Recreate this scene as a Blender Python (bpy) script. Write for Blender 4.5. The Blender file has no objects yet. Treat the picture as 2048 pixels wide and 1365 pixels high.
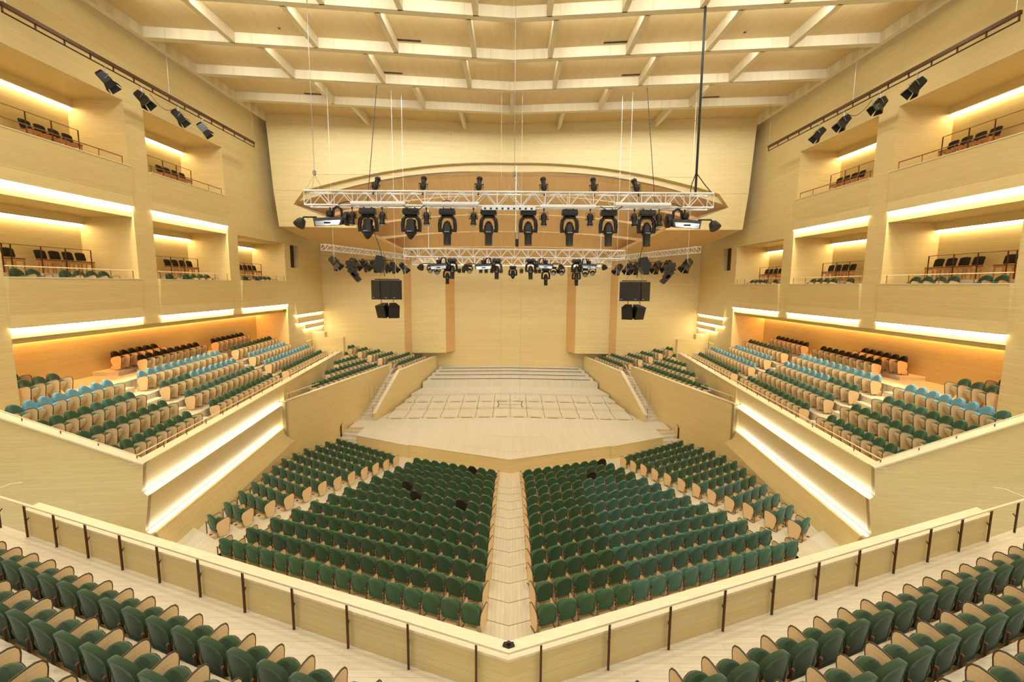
# Concert hall seen from the upper rear tier
STRIP_BOX,STRIP_BACK,STRIP_COOL,STRIP_TERR,STRIP_FIN=90.0,55.0,12.0,44.0,24.0
HOUSE,STAGE,BEAM,WORLD,EXPO,ROLLSIGN=600.0,640.0,230.0,1.2,-0.17,1
import bpy, math, random
from mathutils import Vector, Matrix

random.seed(7)
scene = bpy.context.scene
COL = scene.collection
ZO = 11.0            # every height below is written relative to the camera; the hall stands ZO lower

# ---------------------------------------------------------------- helpers
class MB:
    """collects shapes; build() links them as ONE mesh object"""
    def __init__(s):
        s.v = []; s.f = []; s.m = []
    def add(s, vs, fs, mi=0):
        b = len(s.v)
        s.v += [tuple(p) for p in vs]
        for f in fs:
            s.f.append(tuple(b + i for i in f)); s.m.append(mi)
        return s
    def box(s, x0, x1, y0, y1, z0, z1, mi=0):
        vs = [(x0,y0,z0),(x1,y0,z0),(x1,y1,z0),(x0,y1,z0),(x0,y0,z1),(x1,y0,z1),(x1,y1,z1),(x0,y1,z1)]
        return s.add(vs, [(0,3,2,1),(4,5,6,7),(0,1,5,4),(1,2,6,5),(2,3,7,6),(3,0,4,7)], mi)
    def hexa(s, bot, top, mi=0):
        """bot, top: equal rings of points"""
        n = len(bot)
        fs = [tuple(range(n-1,-1,-1)), tuple(range(n,2*n))] + [(i,(i+1)%n,n+(i+1)%n,n+i) for i in range(n)]
        return s.add(list(bot)+list(top), fs, mi)
    def prism(s, ring, vec, mi=0):
        vx = Vector(vec)
        a = [Vector(p) for p in ring]
        nrm = Vector((0,0,0))
        for i in range(len(a)):
            nrm += a[i].cross(a[(i+1)%len(a)])
        if nrm.dot(vx) < 0: a.reverse()
        return s.hexa(a, [p+vx for p in a], mi)
    def slabz(s, ring2, z0, z1, mi=0):
        return s.prism([(p[0],p[1],z0) for p in ring2], (0,0,z1-z0), mi)
    def tube(s, pts, r, n=6, mi=0, closed=False, caps=True):
        P = [Vector(p) for p in pts]; k = len(P); b = []
        up = None
        for i in range(k):
            if closed: t = P[(i+1)%k]-P[(i-1)%k]
            else: t = P[min(i+1,k-1)]-P[max(i-1,0)]
            if t.length < 1e-9: t = Vector((0,0,1))
            t.normalize()
            if up is None:
                up = Vector((0,0,1)) if abs(t.z) < .9 else Vector((1,0,0))
            u = t.cross(up)
            if u.length < 1e-6: u = t.cross(Vector((0.3,1,0.2)))
            u.normalize(); w = u.cross(t); up = w
            rr = r[i] if isinstance(r,(list,tuple)) else r
            b.append([P[i]+(u*math.cos(2*math.pi*j/n)+w*math.sin(2*math.pi*j/n))*rr for j in range(n)])
        vs = [p for ring in b for p in ring]; fs = []
        for i in range(k if closed else k-1):
            i2 = (i+1)%k
            for j in range(n):
                j2=(j+1)%n
                fs.append((i*n+j,i2*n+j,i2*n+j2,i*n+j2))
        if caps and not closed:
            fs.append(tuple(range(n))); fs.append(tuple((k-1)*n+j for j in range(n-1,-1,-1)))
        return s.add(vs, fs, mi)
    def lathe(s, prof, org=(0,0,0), axis=(0,0,1), n=12, mi=0):
        """prof: (radius, height along axis)"""
        a = Vector(axis).normalized(); o = Vector(org)
        u = a.cross(Vector((0,0,1)) if abs(a.z)<.9 else Vector((1,0,0))).normalized(); w = a.cross(u)
        vs=[]; fs=[]
        for r,h in prof:
            for j in range(n):
                t=2*math.pi*j/n
                vs.append(o+a*h+(u*math.cos(t)+w*math.sin(t))*r)
        for i in range(len(prof)-1):
            for j in range(n):
                j2=(j+1)%n
                fs.append((i*n+j,i*n+j2,(i+1)*n+j2,(i+1)*n+j))
        fs.append(tuple(range(n-1,-1,-1))); k=(len(prof)-1)*n
        fs.append(tuple(k+j for j in range(n)))
        return s.add(vs, fs, mi)
    def shell(s, outline, rings, fn, mi=0):
        """outline: closed list of (a,b); rings: (inset 0..1, depth); fn(a,b,d)->xyz; ends closed with fans"""
        n=len(outline); ca=sum(p[0] for p in outline)/n; cb=sum(p[1] for p in outline)/n
        vs=[]; fs=[]
        for ins,d in rings:
            for a,b in outline:
                vs.append(fn(ca+(a-ca)*(1-ins), cb+(b-cb)*(1-ins), d))
        k=len(rings)
        for i in range(k-1):
            for j in range(n):
                j2=(j+1)%n
                fs.append((i*n+j,i*n+j2,(i+1)*n+j2,(i+1)*n+j))
        c0=len(vs); vs.append(fn(ca,cb,rings[0][1])); c1=len(vs); vs.append(fn(ca,cb,rings[-1][1]))
        for j in range(n):
            j2=(j+1)%n
            fs.append((j2,j,c0)); fs.append(((k-1)*n+j,(k-1)*n+j2,c1))
        return s.add(vs, fs, mi)
    def merge(s, o, M=None, mi=None):
        b=len(s.v)
        s.v += [tuple(M @ Vector(p)) if M is not None else p for p in o.v]
        s.f += [tuple(b+i for i in f) for f in o.f]
        s.m += [x if mi is None else mi for x in o.m]
        return s
    def mirror(s, sx):
        if sx > 0: return s
        r=MB(); r.v=[(-x,y,z) for x,y,z in s.v]; r.f=[tuple(reversed(f)) for f in s.f]; r.m=list(s.m)
        return r
    def mesh(s, name, mats, smooth=False):
        me=bpy.data.meshes.new(name)
        me.from_pydata(s.v,[],s.f)
        if not isinstance(mats,(list,tuple)): mats=[mats]
        for m in mats: me.materials.append(m)
        me.polygons.foreach_set('material_index', s.m)
        if smooth: me.polygons.foreach_set('use_smooth',[True]*len(s.f))
        me.update()
        if smooth:
            try: me.set_sharp_from_angle(angle=math.radians(42))
            except Exception: pass
        return me
    def build(s, name, mats, parent=None, smooth=False, loc=None, fixn=True):
        me=s.mesh(name,mats,smooth)
        if fixn:
            import bmesh
            bm=bmesh.new(); bm.from_mesh(me); bmesh.ops.recalc_face_normals(bm,faces=bm.faces); bm.to_mesh(me); bm.free()
        return link(name,me,parent,loc)

TOPS=[]
def link(name, data, parent=None, loc=None):
    o=bpy.data.objects.new(name,data); COL.objects.link(o)
    if parent is not None: o.parent=parent
    else: TOPS.append(o)
    if loc is not None: o.location=loc
    return o
def empty(name, loc=(0,0,0), rz=0.0):
    o=link(name,None,None,loc); o.rotation_euler=(0,0,rz); o.empty_display_size=.1
    return o
def tag(o,label=None,cat=None,group=None,kind=None):
    if label: o['label']=label
    if cat: o['category']=cat
    if group: o['group']=group
    if kind: o['kind']=kind
    return o
def struct(o,label=None,cat=None):
    o['kind']='structure'
    if label: o['label']=label
    if cat: o['category']=cat
    return o
def kids(o, reg={}):
    return o.children
def dup(root, parent=None):
    c=root.copy(); COL.objects.link(c)
    if parent is not None: c.parent=parent
    else: TOPS.append(c)
    for ch in CH.get(root.name,[]): dup(ch,c)
    return c
CH={}
def register(root):
    """remember a prototype's children (o.children walks every object)"""
    def rec(o):
        CH[o.name]=list(o.children)
        for c in o.children: rec(c)
    rec(root); return root
ORD='zeroth first second third fourth fifth sixth seventh eighth ninth tenth eleventh twelfth thirteenth fourteenth fifteenth sixteenth seventeenth eighteenth nineteenth twentieth twenty-first twenty-second'.split()
NUM='zero one two three four five six seven eight nine ten eleven twelve thirteen fourteen fifteen sixteen'.split()
SIDE={-1:'left-side',1:'right-side'}

# ---------------------------------------------------------------- materials
def mat_new(name):
    m=bpy.data.materials.new(name); m.use_nodes=True
    nt=m.node_tree; b=nt.nodes['Principled BSDF']
    return m,nt,b
def plain(name,col,rough=.5,metal=0.0,sheen=0.0,spec=.5,emit=None,estr=0):
    m,nt,b=mat_new(name)
    b.inputs['Base Color'].default_value=(*col,1); b.inputs['Roughness'].default_value=rough
    b.inputs['Metallic'].default_value=metal
    b.inputs['Specular IOR Level'].default_value=spec
    if sheen:
        b.inputs['Sheen Weight'].default_value=sheen; b.inputs['Sheen Roughness'].default_value=.45
        b.inputs['Sheen Tint'].default_value=(.75,.95,.85,1)
    if emit:
        b.inputs['Emission Color'].default_value=(*emit,1); b.inputs['Emission Strength'].default_value=estr
    else:
        # a little procedural unevenness
        n=nt.nodes.new('ShaderNodeTexNoise'); n.inputs['Scale'].default_value=14; n.inputs['Detail'].default_value=3
        tc=nt.nodes.new('ShaderNodeTexCoord'); nt.links.new(tc.outputs['Object'],n.inputs['Vector'])
        mx=nt.nodes.new('ShaderNodeMix'); mx.data_type='RGBA'
        mx.inputs[6].default_value=(*[c*.86 for c in col],1); mx.inputs[7].default_value=(*[min(1,c*1.12) for c in col],1)
        nt.links.new(n.outputs['Fac'],mx.inputs[0]); nt.links.new(mx.outputs[2],b.inputs['Base Color'])
    return m
def wood(name,c1,c2,mode='wall',plank=(3.2,.12),joint=.86,rough=.42,grain=.05,off=.5):
    """boarded wood: mode wall = courses run level; 'y' = boards run along the hall; 'x' = across"""
    m,nt,b=mat_new(name); L=nt.links
    tc=nt.nodes.new('ShaderNodeTexCoord'); sp=nt.nodes.new('ShaderNodeSeparateXYZ'); L.new(tc.outputs['Object'],sp.inputs[0])
    cb=nt.nodes.new('ShaderNodeCombineXYZ')
    if mode=='wall':
        ad=nt.nodes.new('ShaderNodeMath'); ad.operation='ADD'; L.new(sp.outputs[0],ad.inputs[0]); L.new(sp.outputs[1],ad.inputs[1])
        L.new(ad.outputs[0],cb.inputs[0]); L.new(sp.outputs[2],cb.inputs[1])
    elif mode=='y':
        L.new(sp.outputs[1],cb.inputs[0]); L.new(sp.outputs[0],cb.inputs[1])
    else:
        L.new(sp.outputs[0],cb.inputs[0]); L.new(sp.outputs[1],cb.inputs[1])
    br=nt.nodes.new('ShaderNodeTexBrick'); L.new(cb.outputs[0],br.inputs['Vector'])
    br.offset=off; br.inputs['Scale'].default_value=1
    br.inputs['Brick Width'].default_value=plank[0]; br.inputs['Row Height'].default_value=plank[1]
    br.inputs['Mortar Size'].default_value=.0035; br.inputs['Mortar Smooth'].default_value=.3
    br.inputs['Color1'].default_value=(*c1,1); br.inputs['Color2'].default_value=(*c2,1)
    br.inputs['Mortar'].default_value=(*[a*joint for a in c2],1)
    mp=nt.nodes.new('ShaderNodeMapping'); mp.inputs['Scale'].default_value=(1.1,16,1); L.new(cb.outputs[0],mp.inputs[0])
    no=nt.nodes.new('ShaderNodeTexNoise'); no.inputs['Scale'].default_value=1.6; no.inputs['Detail'].default_value=4; L.new(mp.outputs[0],no.inputs['Vector'])
    mr=nt.nodes.new('ShaderNodeMapRange'); mr.inputs[3].default_value=1-grain; mr.inputs[4].default_value=1+grain; mr.inputs[1].default_value=.3; mr.inputs[2].default_value=.7
    L.new(no.outputs['Fac'],mr.inputs[0])
    mx=nt.nodes.new('ShaderNodeVectorMath'); mx.operation='SCALE'
    L.new(br.outputs['Color'],mx.inputs[0]); L.new(mr.outputs[0],mx.inputs[3])
    L.new(mx.outputs[0],b.inputs['Base Color'])
    b.inputs['Roughness'].default_value=rough; b.inputs['Specular IOR Level'].default_value=.35
    return m
W1=(.70,.565,.275); W2=(.665,.525,.24)
M=dict(
 wall=wood('maple_wall',W1,W2,'wall'),
 ceil=wood('maple_ceiling',(.68,.52,.26),(.64,.48,.23),'y',(3.0,.16)),
 floor=wood('pale_oak_floor',(.69,.625,.46),(.64,.57,.41),'y',(1.6,.12),joint=.7,rough=.38),
 tread=wood('pale_oak_tread',(.71,.64,.48),(.66,.59,.43),'x',(1.8,.14),joint=.7,rough=.38),
 stage=wood('stage_boards',(.70,.655,.52),(.66,.615,.48),'y',(2.2,.14),joint=.8,rough=.4),
 canopy=wood('warm_maple_canopy',(.73,.50,.235),(.69,.46,.21),'y',(3.0,.16)),
 joint=plain('brown_joint',(.32,.21,.11),.8),
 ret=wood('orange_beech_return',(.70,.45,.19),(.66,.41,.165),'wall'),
 trim=wood('pale_maple_trim',(.77,.69,.47),(.74,.65,.44),'x',(3.0,.4),joint=.9,grain=.06),
 arm=wood('arm_panel_maple',(.74,.55,.30),(.70,.51,.27),'wall',(1.2,.5),joint=.95,grain=.06),
 shell=wood('seat_shell_ply',(.74,.60,.37),(.70,.56,.34),'wall',(1.2,.5),joint=.95,grain=.05),
 copper=plain('brown_metal',(.22,.105,.045),.45,.3),
 bronze=plain('dark_bronze',(.085,.04,.018),.4,.5),
 rim=plain('dark_edge',(.06,.045,.022),.5),
 green=plain('green_fabric',(.036,.092,.036),.85,0,.35,.2),
 olive=plain('green_fabric_olive_lit',(.033,.062,.027),.85,0,.35,.2),  # same green cloth with its different lighting put into the colour
 teal=plain('teal_green_fabric',(.045,.125,.085),.85,0,.45,.2),
 blue=plain('green_fabric_blue_lit',(.13,.32,.43),.85,0,.35,.2),  # green cloth; the pale blue cast of the light is put into the colour
 dark=plain('near_black_fabric',(.018,.014,.009),.85,0,.12,.2),
 black=plain('black_metal',(.014,.013,.012),.42,.2),
 lampblack=plain('lamp_housing',(.02,.019,.017),.3,.4),
 grille=plain('speaker_grille',(.017,.014,.009),.7),
 alu=plain('aluminium',(.80,.81,.80),.35,.35),
 white=plain('white_tube',(.85,.86,.84),.4),
 lens=plain('lamp_lens',(.30,.36,.42),.12,.3),
 glassdark=plain('dark_window_glass',(.05,.035,.02),.1),
 redbrown=plain('pink_beech',(.50,.235,.10),.45),
 slot=plain('dark_slot',(.05,.03,.015),.8),
 metal=plain('grey_metal',(.35,.35,.33),.35,.7),
)
# ---------------------------------------------------------------- light strips
def emit(name,col,s):
    m,nt,b=mat_new(name)
    b.inputs['Base Color'].default_value=(.9,.9,.85,1)
    b.inputs['Emission Color'].default_value=(*col,1); b.inputs['Emission Strength'].default_value=s
    return m
E_BOX=emit('warm_led',(1.0,.80,.50),STRIP_BOX)
E_BACK=emit('warm_led_back',(1.0,.78,.46),STRIP_BACK)
E_TERR=emit('orange_led',(1.0,.46,.13),STRIP_TERR)
E_FIN=emit('warm_led_small',(1.0,.86,.60),STRIP_FIN)
E_COOL=emit('cool_led',(.98,.98,.95),STRIP_COOL)

# ---------------------------------------------------------------- hall shell
TH=math.tan(math.radians(20.55))
D=Vector((-.1113,.9938,0)); N=Vector((-.9938,-.1113,0))     # left terrace: along the rows / outward and up
def terr(q,s):                                               # q metres behind the parapet line, s along it
    p=Vector((-11.885,14.165,0))+D*s+N*q
    return p.x,p.y
T=Vector((.22,.9755,0)); CN=Vector((-.9755,.22,0))           # left choir: along the rows / outward and up
def cho(c,t):
    p=T*t+CN*c
    return p.x,p.y
BAYS=[(15.55,21.2),(22.3,28.1),(29.1,35.0)]

def side_shell(sx):
    sd=SIDE[sx]; nm='left' if sx<0 else 'right'
    w=MB()
    A,B=-17.5,-17.12
    w.box(A,B,-4,15.55,-11,12.3)
    w.box(A,B,21.2,22.3,-1.95,12.3); w.box(A,B,28.1,29.1,-1.95,12.3)
    # last stretch towards the stage, with a small window hole
    wy0,wy1,wz0,wz1=35.87,37.25,1.22,2.98
    w.box(A,B,35.0,wy0,-11,12.3); w.box(A,B,wy1,41.6,-11,12.3); w.box(A,B,wy0,wy1,-11,wz0); w.box(A,B,wy0,wy1,wz1,12.3)
    for i,(a,b) in enumerate(BAYS):
        w.box(A,B,a,b,7.95 if i<2 else 2.98,12.3)
        w.box(A,B-.06,a,b,-1.97,-1.3)                       # spandrel under the lower boxes
        if i<2: w.box(A,B-.06,a,b,2.93,3.7)                 # and under the upper boxes
    w.mirror(sx).build('wall_'+nm,M['wall'])
    struct(TOPS[-1],'boarded maple side wall with two tiers of box openings, '+sd,'wall')
    # inside of the boxes
    r=MB(); fl=MB()
    r.box(-19.9,-19.6,13.0,35.3,-7,8.4)
    for i,(a,b) in enumerate(BAYS):
        lv=[(-.42,2.93)]+([(4.63,7.97)] if i<2 else [])
        for z0,z1 in lv:
            r.box(-19.6,A,a-.35,a,z0-.2,z1+.2); r.box(-19.6,A,b,b+.35,z0-.2,z1+.2)
            r.box(-19.6,A,a,b,z1,z1+.25)
            r.box(-19.46,-19.36,a,b,z1-.34,z1)               # fascia that hides the strip on the rear wall
            fl.box(-19.6,-17.2,a,b,z0-.3,z0); fl.box(-19.6,-18.45,a,b,z0,z0+.75)
        if i==2: r.box(-19.6,A,a,b,3.2,3.4)
    r.box(-19.6,A,15.2,35.3,-2.2,-1.97)                     # soffit over the terrace
    r.box(-19.6,A,35.0,35.3,-9,-1.97); r.box(-19.6,A,13.0,13.2,-5,-1.97)
    r.mirror(sx).build('wall_boxes_'+nm,M['wall']); struct(TOPS[-1],'inner walls and soffits of the boxes, '+sd,'wall')
    fl.mirror(sx).build('floor_boxes_'+nm,M['floor']); struct(TOPS[-1],'floors of the boxes, '+sd,'floor')
    # parapets of the boxes (each one a thing that leans a little into the hall)
    for i,(a,b) in enumerate(BAYS):
        for lvl,(zt,zb) in enumerate([(.13,-1.61)]+([(5.12,3.38)] if i<2 else [])):
            p=MB()
            prof=[(-17.35,zb),(-17.02,zb),(-17.09,zb+.45),(-16.97,zt),(-17.35,zt)]
            p.prism([(x,a-.0,z) for x,z in prof],(0,b-a,0))
            o=p.mirror(sx).build('parapet_wall',M['wall'])
            struct(o,f'{["lower","upper"][lvl]} box parapet, {ORD[i+1]} from the entrance end, {sd} wall','parapet')
            c=MB(); c.box(-17.38,-16.95,a+.002,b-.002,zt,zt+.035); c.mirror(sx).build('ledge',M['trim'],o)
            s=MB(); s.box(-17.17,-17.06,a+.01,b-.01,zb-.025,zb-.004)
            s.mirror(sx).build('light_strip',E_BOX,o)
            s=MB(); z1=(7.97 if lvl else 2.93)
            s.box(-19.59,-19.49,a+.02,b-.02,z1-.34,z1-.29)
            o=s.mirror(sx).build('light_strip',E_BACK)
            tag(o,f'warm light strip on the rear wall of the {["lower","upper"][lvl]} box, {ORD[i+1]} from entrance, {sd}','light strip','strips on the rear walls of the boxes')
    s=MB(); s.box(-19.59,-19.47,15.6,34.9,-2.27,-2.205)
    o=s.mirror(sx).build('light_strip',E_TERR)
    tag(o,f'long orange light strip on the wall above the terrace seats, {sd}','light strip')
    # fins with light at the stage end
    f=MB()
    o=None
    for k,(y0,y1,zt,zb) in enumerate([(36.1,41.3,-1.2,-2.5),(36.3,41.3,-2.72,-3.2),(37.5,41.3,-3.4,-3.75)]):
        f=MB(); f.prism([(-17.16,y0,zb),(-16.94 if k else -16.9,y0,zb),(-17.0 if k else -17.1,y0,zt),(-17.16,y0,zt)],(0,y1-y0,0))
        o=f.mirror(sx).build('wall_fin',M['wall']); struct(o,f'wooden wall fin, {ORD[k+1]} from the top, by the stage, {sd}','wall fin')
        s=MB(); s.box(-17.11,-16.99,y0+.02,y1-.02,zb-.05,zb-.004); s.mirror(sx).build('light_strip',E_FIN,o)
    # window
    g=MB(); g.box(-17.46,-17.42,wy0,wy1-.55,wz0,wz1); 
    o=g.mirror(sx).build('window_1',M['glassdark']); struct(o,'small dark control window in the side wall near the stage, '+sd,'window')
    g=MB(); g.box(-17.49,-17.40,wy1-.56,wy1-.50,wz0,wz1); g.box(-17.49,-17.40,wy0,wy1-.5,wz0,wz0+.05); g.mirror(sx).build('window_frame',M['bronze'],o)
    g=MB(); g.box(-17.6,-17.5,wy0-.2,wy1+.2,wz0-.2,wz1+.2); g.mirror(sx).build('window_back',M['slot'],o)

for sx in (-1,1): side_shell(sx)

# ---------------------------------------------------------------- ceiling: flat boards, chevron beams, staggered ribs
CZ,BZ=11.35,10.9
def cy(y,x): return y+.110*(16.5-abs(x))
c=MB()
c.slabz([(-16.75,-4),(16.75,-4),(16.75,32.5),(0,34.3),(-16.75,32.5)],CZ,CZ+.15)
for sx in (-1,1): c.slabz([(sx*16.75,-4),(sx*17.6,-4),(sx*17.6,42),(sx*16.75,42)],12.3,12.4)
c.slabz([(-17.6,32.0),(0,33.8),(17.6,32.0),(17.6,42),(-17.6,42)],12.3,12.4)
struct(c.build('ceiling',M['ceil']),'boarded maple ceiling over the hall','ceiling')
for sx in (-1,1):
    b=MB(); b.box(-16.75,-16.5,-4,32.4,BZ,CZ+.02)
    struct(b.mirror(sx).build('ceiling_edge_beam',M['trim']),'long pale beam along the ceiling edge, '+SIDE[sx],'beam')
BY=[11.4,14.9,18.4,21.9,25.4,28.8]
for i,y in enumerate(BY):
    b=MB()
    for sx in (-1,1):
        ring=[(0,cy(y,0)),(sx*16.5,y),(sx*16.5,y+.35),(0,cy(y,0)+.35)]
        b.slabz(ring,BZ,CZ+.01)
    struct(b.build('ceiling_beam',M['trim']),f'pale bent cross beam of the ceiling, {ORD[len(BY)-i]} from the stage wall','beam')
RIBS={1:[(1.7),(5.0),(8.3),(11.6)],2:[1.5,4.5,7.5,10.6,13.6],3:[1.83,5.5,9.13,12.77],4:[2.37,7.03,11.73],5:[0,5.5,10.95],6:[3.3,9.93]}
for k,xs in RIBS.items():
    ya=BY[k-1]; yb=BY[k] if k<len(BY) else 32.4
    for x in xs:
        for sx in ((-1,1) if x else (1,)):
            b=MB(); X=sx*x
            b.prism([(X-.11,cy(ya,x)+.30,BZ),(X-.11,cy(yb,x)+.06,BZ),(X-.11,cy(yb,x)+.06,CZ+.01),(X-.11,cy(ya,x)+.30,CZ+.01)],(.22,0,0))
            o=struct(b.build('ceiling_rib',M['trim']),'short pale rib between the ceiling beams','rib'); o['group']='ceiling ribs'
def slot(x0,x1,y,sx):
    b=MB(); b.prism([(sx*x0,y+.11*(16.5-x0),CZ-.012),(sx*x1,y+.11*(16.5-x1),CZ-.012),(sx*x1,y+.11*(16.5-x1)-.16,CZ-.012),(sx*x0,y+.11*(16.5-x0)-.16,CZ-.012)],(0,0,.02))
    return b.build('ceiling_slot',M['slot'])
for x0,x1,y,nn in [(4.3,5.42,21.72,'second'),(5.95,7.0,25.22,'third'),(11.5,12.5,28.66,'fourth')]:
    for sx in (-1,1):
        tag(slot(x0,x1,y,sx),f'dark service slot in the ceiling beside the {nn} cross beam, {SIDE[sx]}','ceiling slot','ceiling slots')

# ---------------------------------------------------------------- stage wall above (two layers, each with an arched opening)
def wy(x,y0): return y0-.108*abs(x)
def arch_wall(name,y0,arc,zb,xc,thick,label):
    """arc: (x,z) from centre outward; below it the wall is open"""
    m=MB()
    for sx in (-1,1):
        pts=[(0,CZ+.02)]+[(0,arc[0][1])]
        n=len(arc)
        for i in range(n-1):
            (xa,za),(xb,zb_)=arc[i],arc[i+1]
            ring=[(sx*xa,wy(xa,y0),za),(sx*xb,wy(xb,y0),zb_),(sx*xb,wy(xb,y0),CZ+.02),(sx*xa,wy(xa,y0),CZ+.02)]
            m.prism(ring,(0,thick,0))
        xt,zt=arc[-1]
        # outer part: full height down to the lower corner
        ring=[(sx*xt,wy(xt,y0),zt),(sx*xt,wy(xt,y0),CZ+.02),(sx*xc[0],wy(xc[0],y0),CZ+.02),(sx*xc[1],wy(xc[1],y0),zb)]
        if len(xc)>2: ring.append((sx*xc[2],wy(xc[2],y0),zb))
        m.prism(ring,(0,thick,0))
    return struct(m.build(name,M['wall']),label,'wall')
def arcpts(pts,n=26):
    """smooth arc through the given (x,z): parabola-like by interpolation"""
    out=[]
    xt=pts[-1][0]
    for i in range(n+1):
        x=xt*math.sin(math.pi/2*i/n)
        # quadratic through centre / middle / tip
        (x0,z0),(x1,z1),(x2,z2)=pts
        L0=(x-x1)*(x-x2)/((x0-x1)*(x0-x2)); L1=(x-x0)*(x-x2)/((x1-x0)*(x1-x2)); L2=(x-x0)*(x-x1)/((x2-x0)*(x2-x1))
        out.append((x,z0*L0+z1*L1+z2*L2))
    return out
ARC1=arcpts([(0,8.72),(8.6,7.88),(14.4,6.36)])
ARC2=arcpts([(0,8.12),(8.7,7.46),(15.3,5.50)])
# front layer: pointed leaf of wall above arc 1, closing at the tips; side pieces run down
m=MB()
y0=34.1
for sx in (-1,1):
    for i in range(len(ARC1)-1):
        (xa,za),(xb,zb)=ARC1[i],ARC1[i+1]
        m.prism([(sx*xa,wy(xa,y0),za),(sx*xb,wy(xb,y0),zb),(sx*xb,wy(xb,y0),CZ+.02),(sx*xa,wy(xa,y0),CZ+.02)],(0,.6,0))
    xt,zt=ARC1[-1]
    m.prism([(sx*xt,wy(xt,y0),zt),(sx*xt,wy(xt,y0),CZ+.02),(sx*16.62,wy(16.62,y0),CZ+.02),(sx*16.35,wy(16.35,y0),zt)],(0,3.5,0))
struct(m.build('wall_stage_front',M['wall']),'pale maple wall above the stage with a wide arched lower edge','wall')
m=MB(); y0=34.55
for sx in (-1,1):
    for i in range(len(ARC2)-1):
        (xa,za),(xb,zb)=ARC2[i],ARC2[i+1]
        m.prism([(sx*xa,wy(xa,y0),za),(sx*xb,wy(xb,y0),zb),(sx*xb,wy(xb,y0),max(zb,za)+1.6),(sx*xa,wy(xa,y0),max(zb,za)+1.6)],(0,.5,0))
    y1=34.1
    m.prism([(sx*15.1,wy(15.1,y1)+.02,5.44),(sx*14.4,wy(14.4,y1)+.02,6.38),(sx*16.36,wy(16.36,y1)+.02,6.38),(sx*16.12,wy(16.12,y1)+.02,3.92),(sx*11.2,wy(11.2,y1)+.02,3.92)],(0,.45,0))
    m.prism([(sx*16.38,32.4,6.4),(sx*15.9,32.4,6.4),(sx*15.7,32.4,3.96),(sx*16.13,32.4,3.96)],(0,8,0))
struct(m.build('wall_stage_inner',M['wall']),'second arched wall layer above the stage','wall')

# canopy over the stage: shallow vault with stepped cross ribs, flat soffits beside it
def vault(x,y):
    t=min(1,max(0,(y-34.4+.108*abs(x))/11.4)); u=min(1,abs(x)/15.3)
    zf=8.12-2.62*u*u; zb=1.95-.1*u
    return zf*(1-t)+zb*t
m=MB()
ny,nx=24,30
for j in range(ny):
    ya=34.3+(46.0-34.3)*j/ny; yb=34.3+(46.0-34.3)*(j+1)/ny
    wa=15.3-(15.3-8.6)*j/ny; wb=15.3-(15.3-8.6)*(j+1)/ny
    ra=[(wa*(2*i/nx-1),ya-.108*abs(wa*(2*i/nx-1)),0) for i in range(nx+1)]
    rb=[(wb*(2*i/nx-1),yb-.108*abs(wb*(2*i/nx-1)),0) for i in range(nx+1)]
    va=[(x,y,vault(x,y)) for x,y,_ in ra]; vb=[(x,y,vault(x,y)) for x,y,_ in rb]
    m.add(va+vb,[(i,i+1,nx+1+i+1,nx+1+i) for i in range(nx)])
struct(m.build('ceiling_canopy',M['canopy'],fixn=False),'vaulted maple canopy over the stage','ceiling')
for k,yc in enumerate((36.6,38.7,40.8,42.9)):
    m=MB(); j=(yc-34.3)/(46-34.3); w=15.3-(15.3-8.6)*j+.25
    n=28
    for i in range(n):
        xa=w*(2*i/n-1); xb=w*(2*(i+1)/n-1); ring=[]
        P=lambda x,dy,dz:(x,yc+dy-.108*abs(x),vault(x,yc+dy-.108*abs(x))+dz)
        h=lambda x:-(.05+.26*(abs(x)/w)**3)
        m.hexa([P(xa,0,h(xa)),P(xb,0,h(xb)),P(xb,.7,-.03),P(xa,.7,-.03)],[P(xa,0,.06),P(xb,0,.06),P(xb,.7,.06),P(xa,.7,.06)])
    struct(m.build('canopy_rib',M['canopy']),f'curved pale cross rib of the stage canopy, {ORD[k+1]} from the hall','rib')
for sx in (-1,1):
    m=MB()
    P=[(16.14,32.5,3.94),(11.0,33.1,3.94),(8.3,45.0,2.2),(8.3,46.5,2.2),(16.6,42.0,3.1)]
    m.add([(sx*x,y,z) for x,y,z in P]+[(sx*x,y,z+.2) for x,y,z in P],[(0,1,2,3,4),(9,8,7,6,5)]+[(i,(i+1)%5,5+(i+1)%5,5+i) for i in range(5)])
    struct(m.build('ceiling_side_soffit',M['canopy']),'flat boarded soffit beside the stage canopy, '+SIDE[sx],'ceiling')

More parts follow.
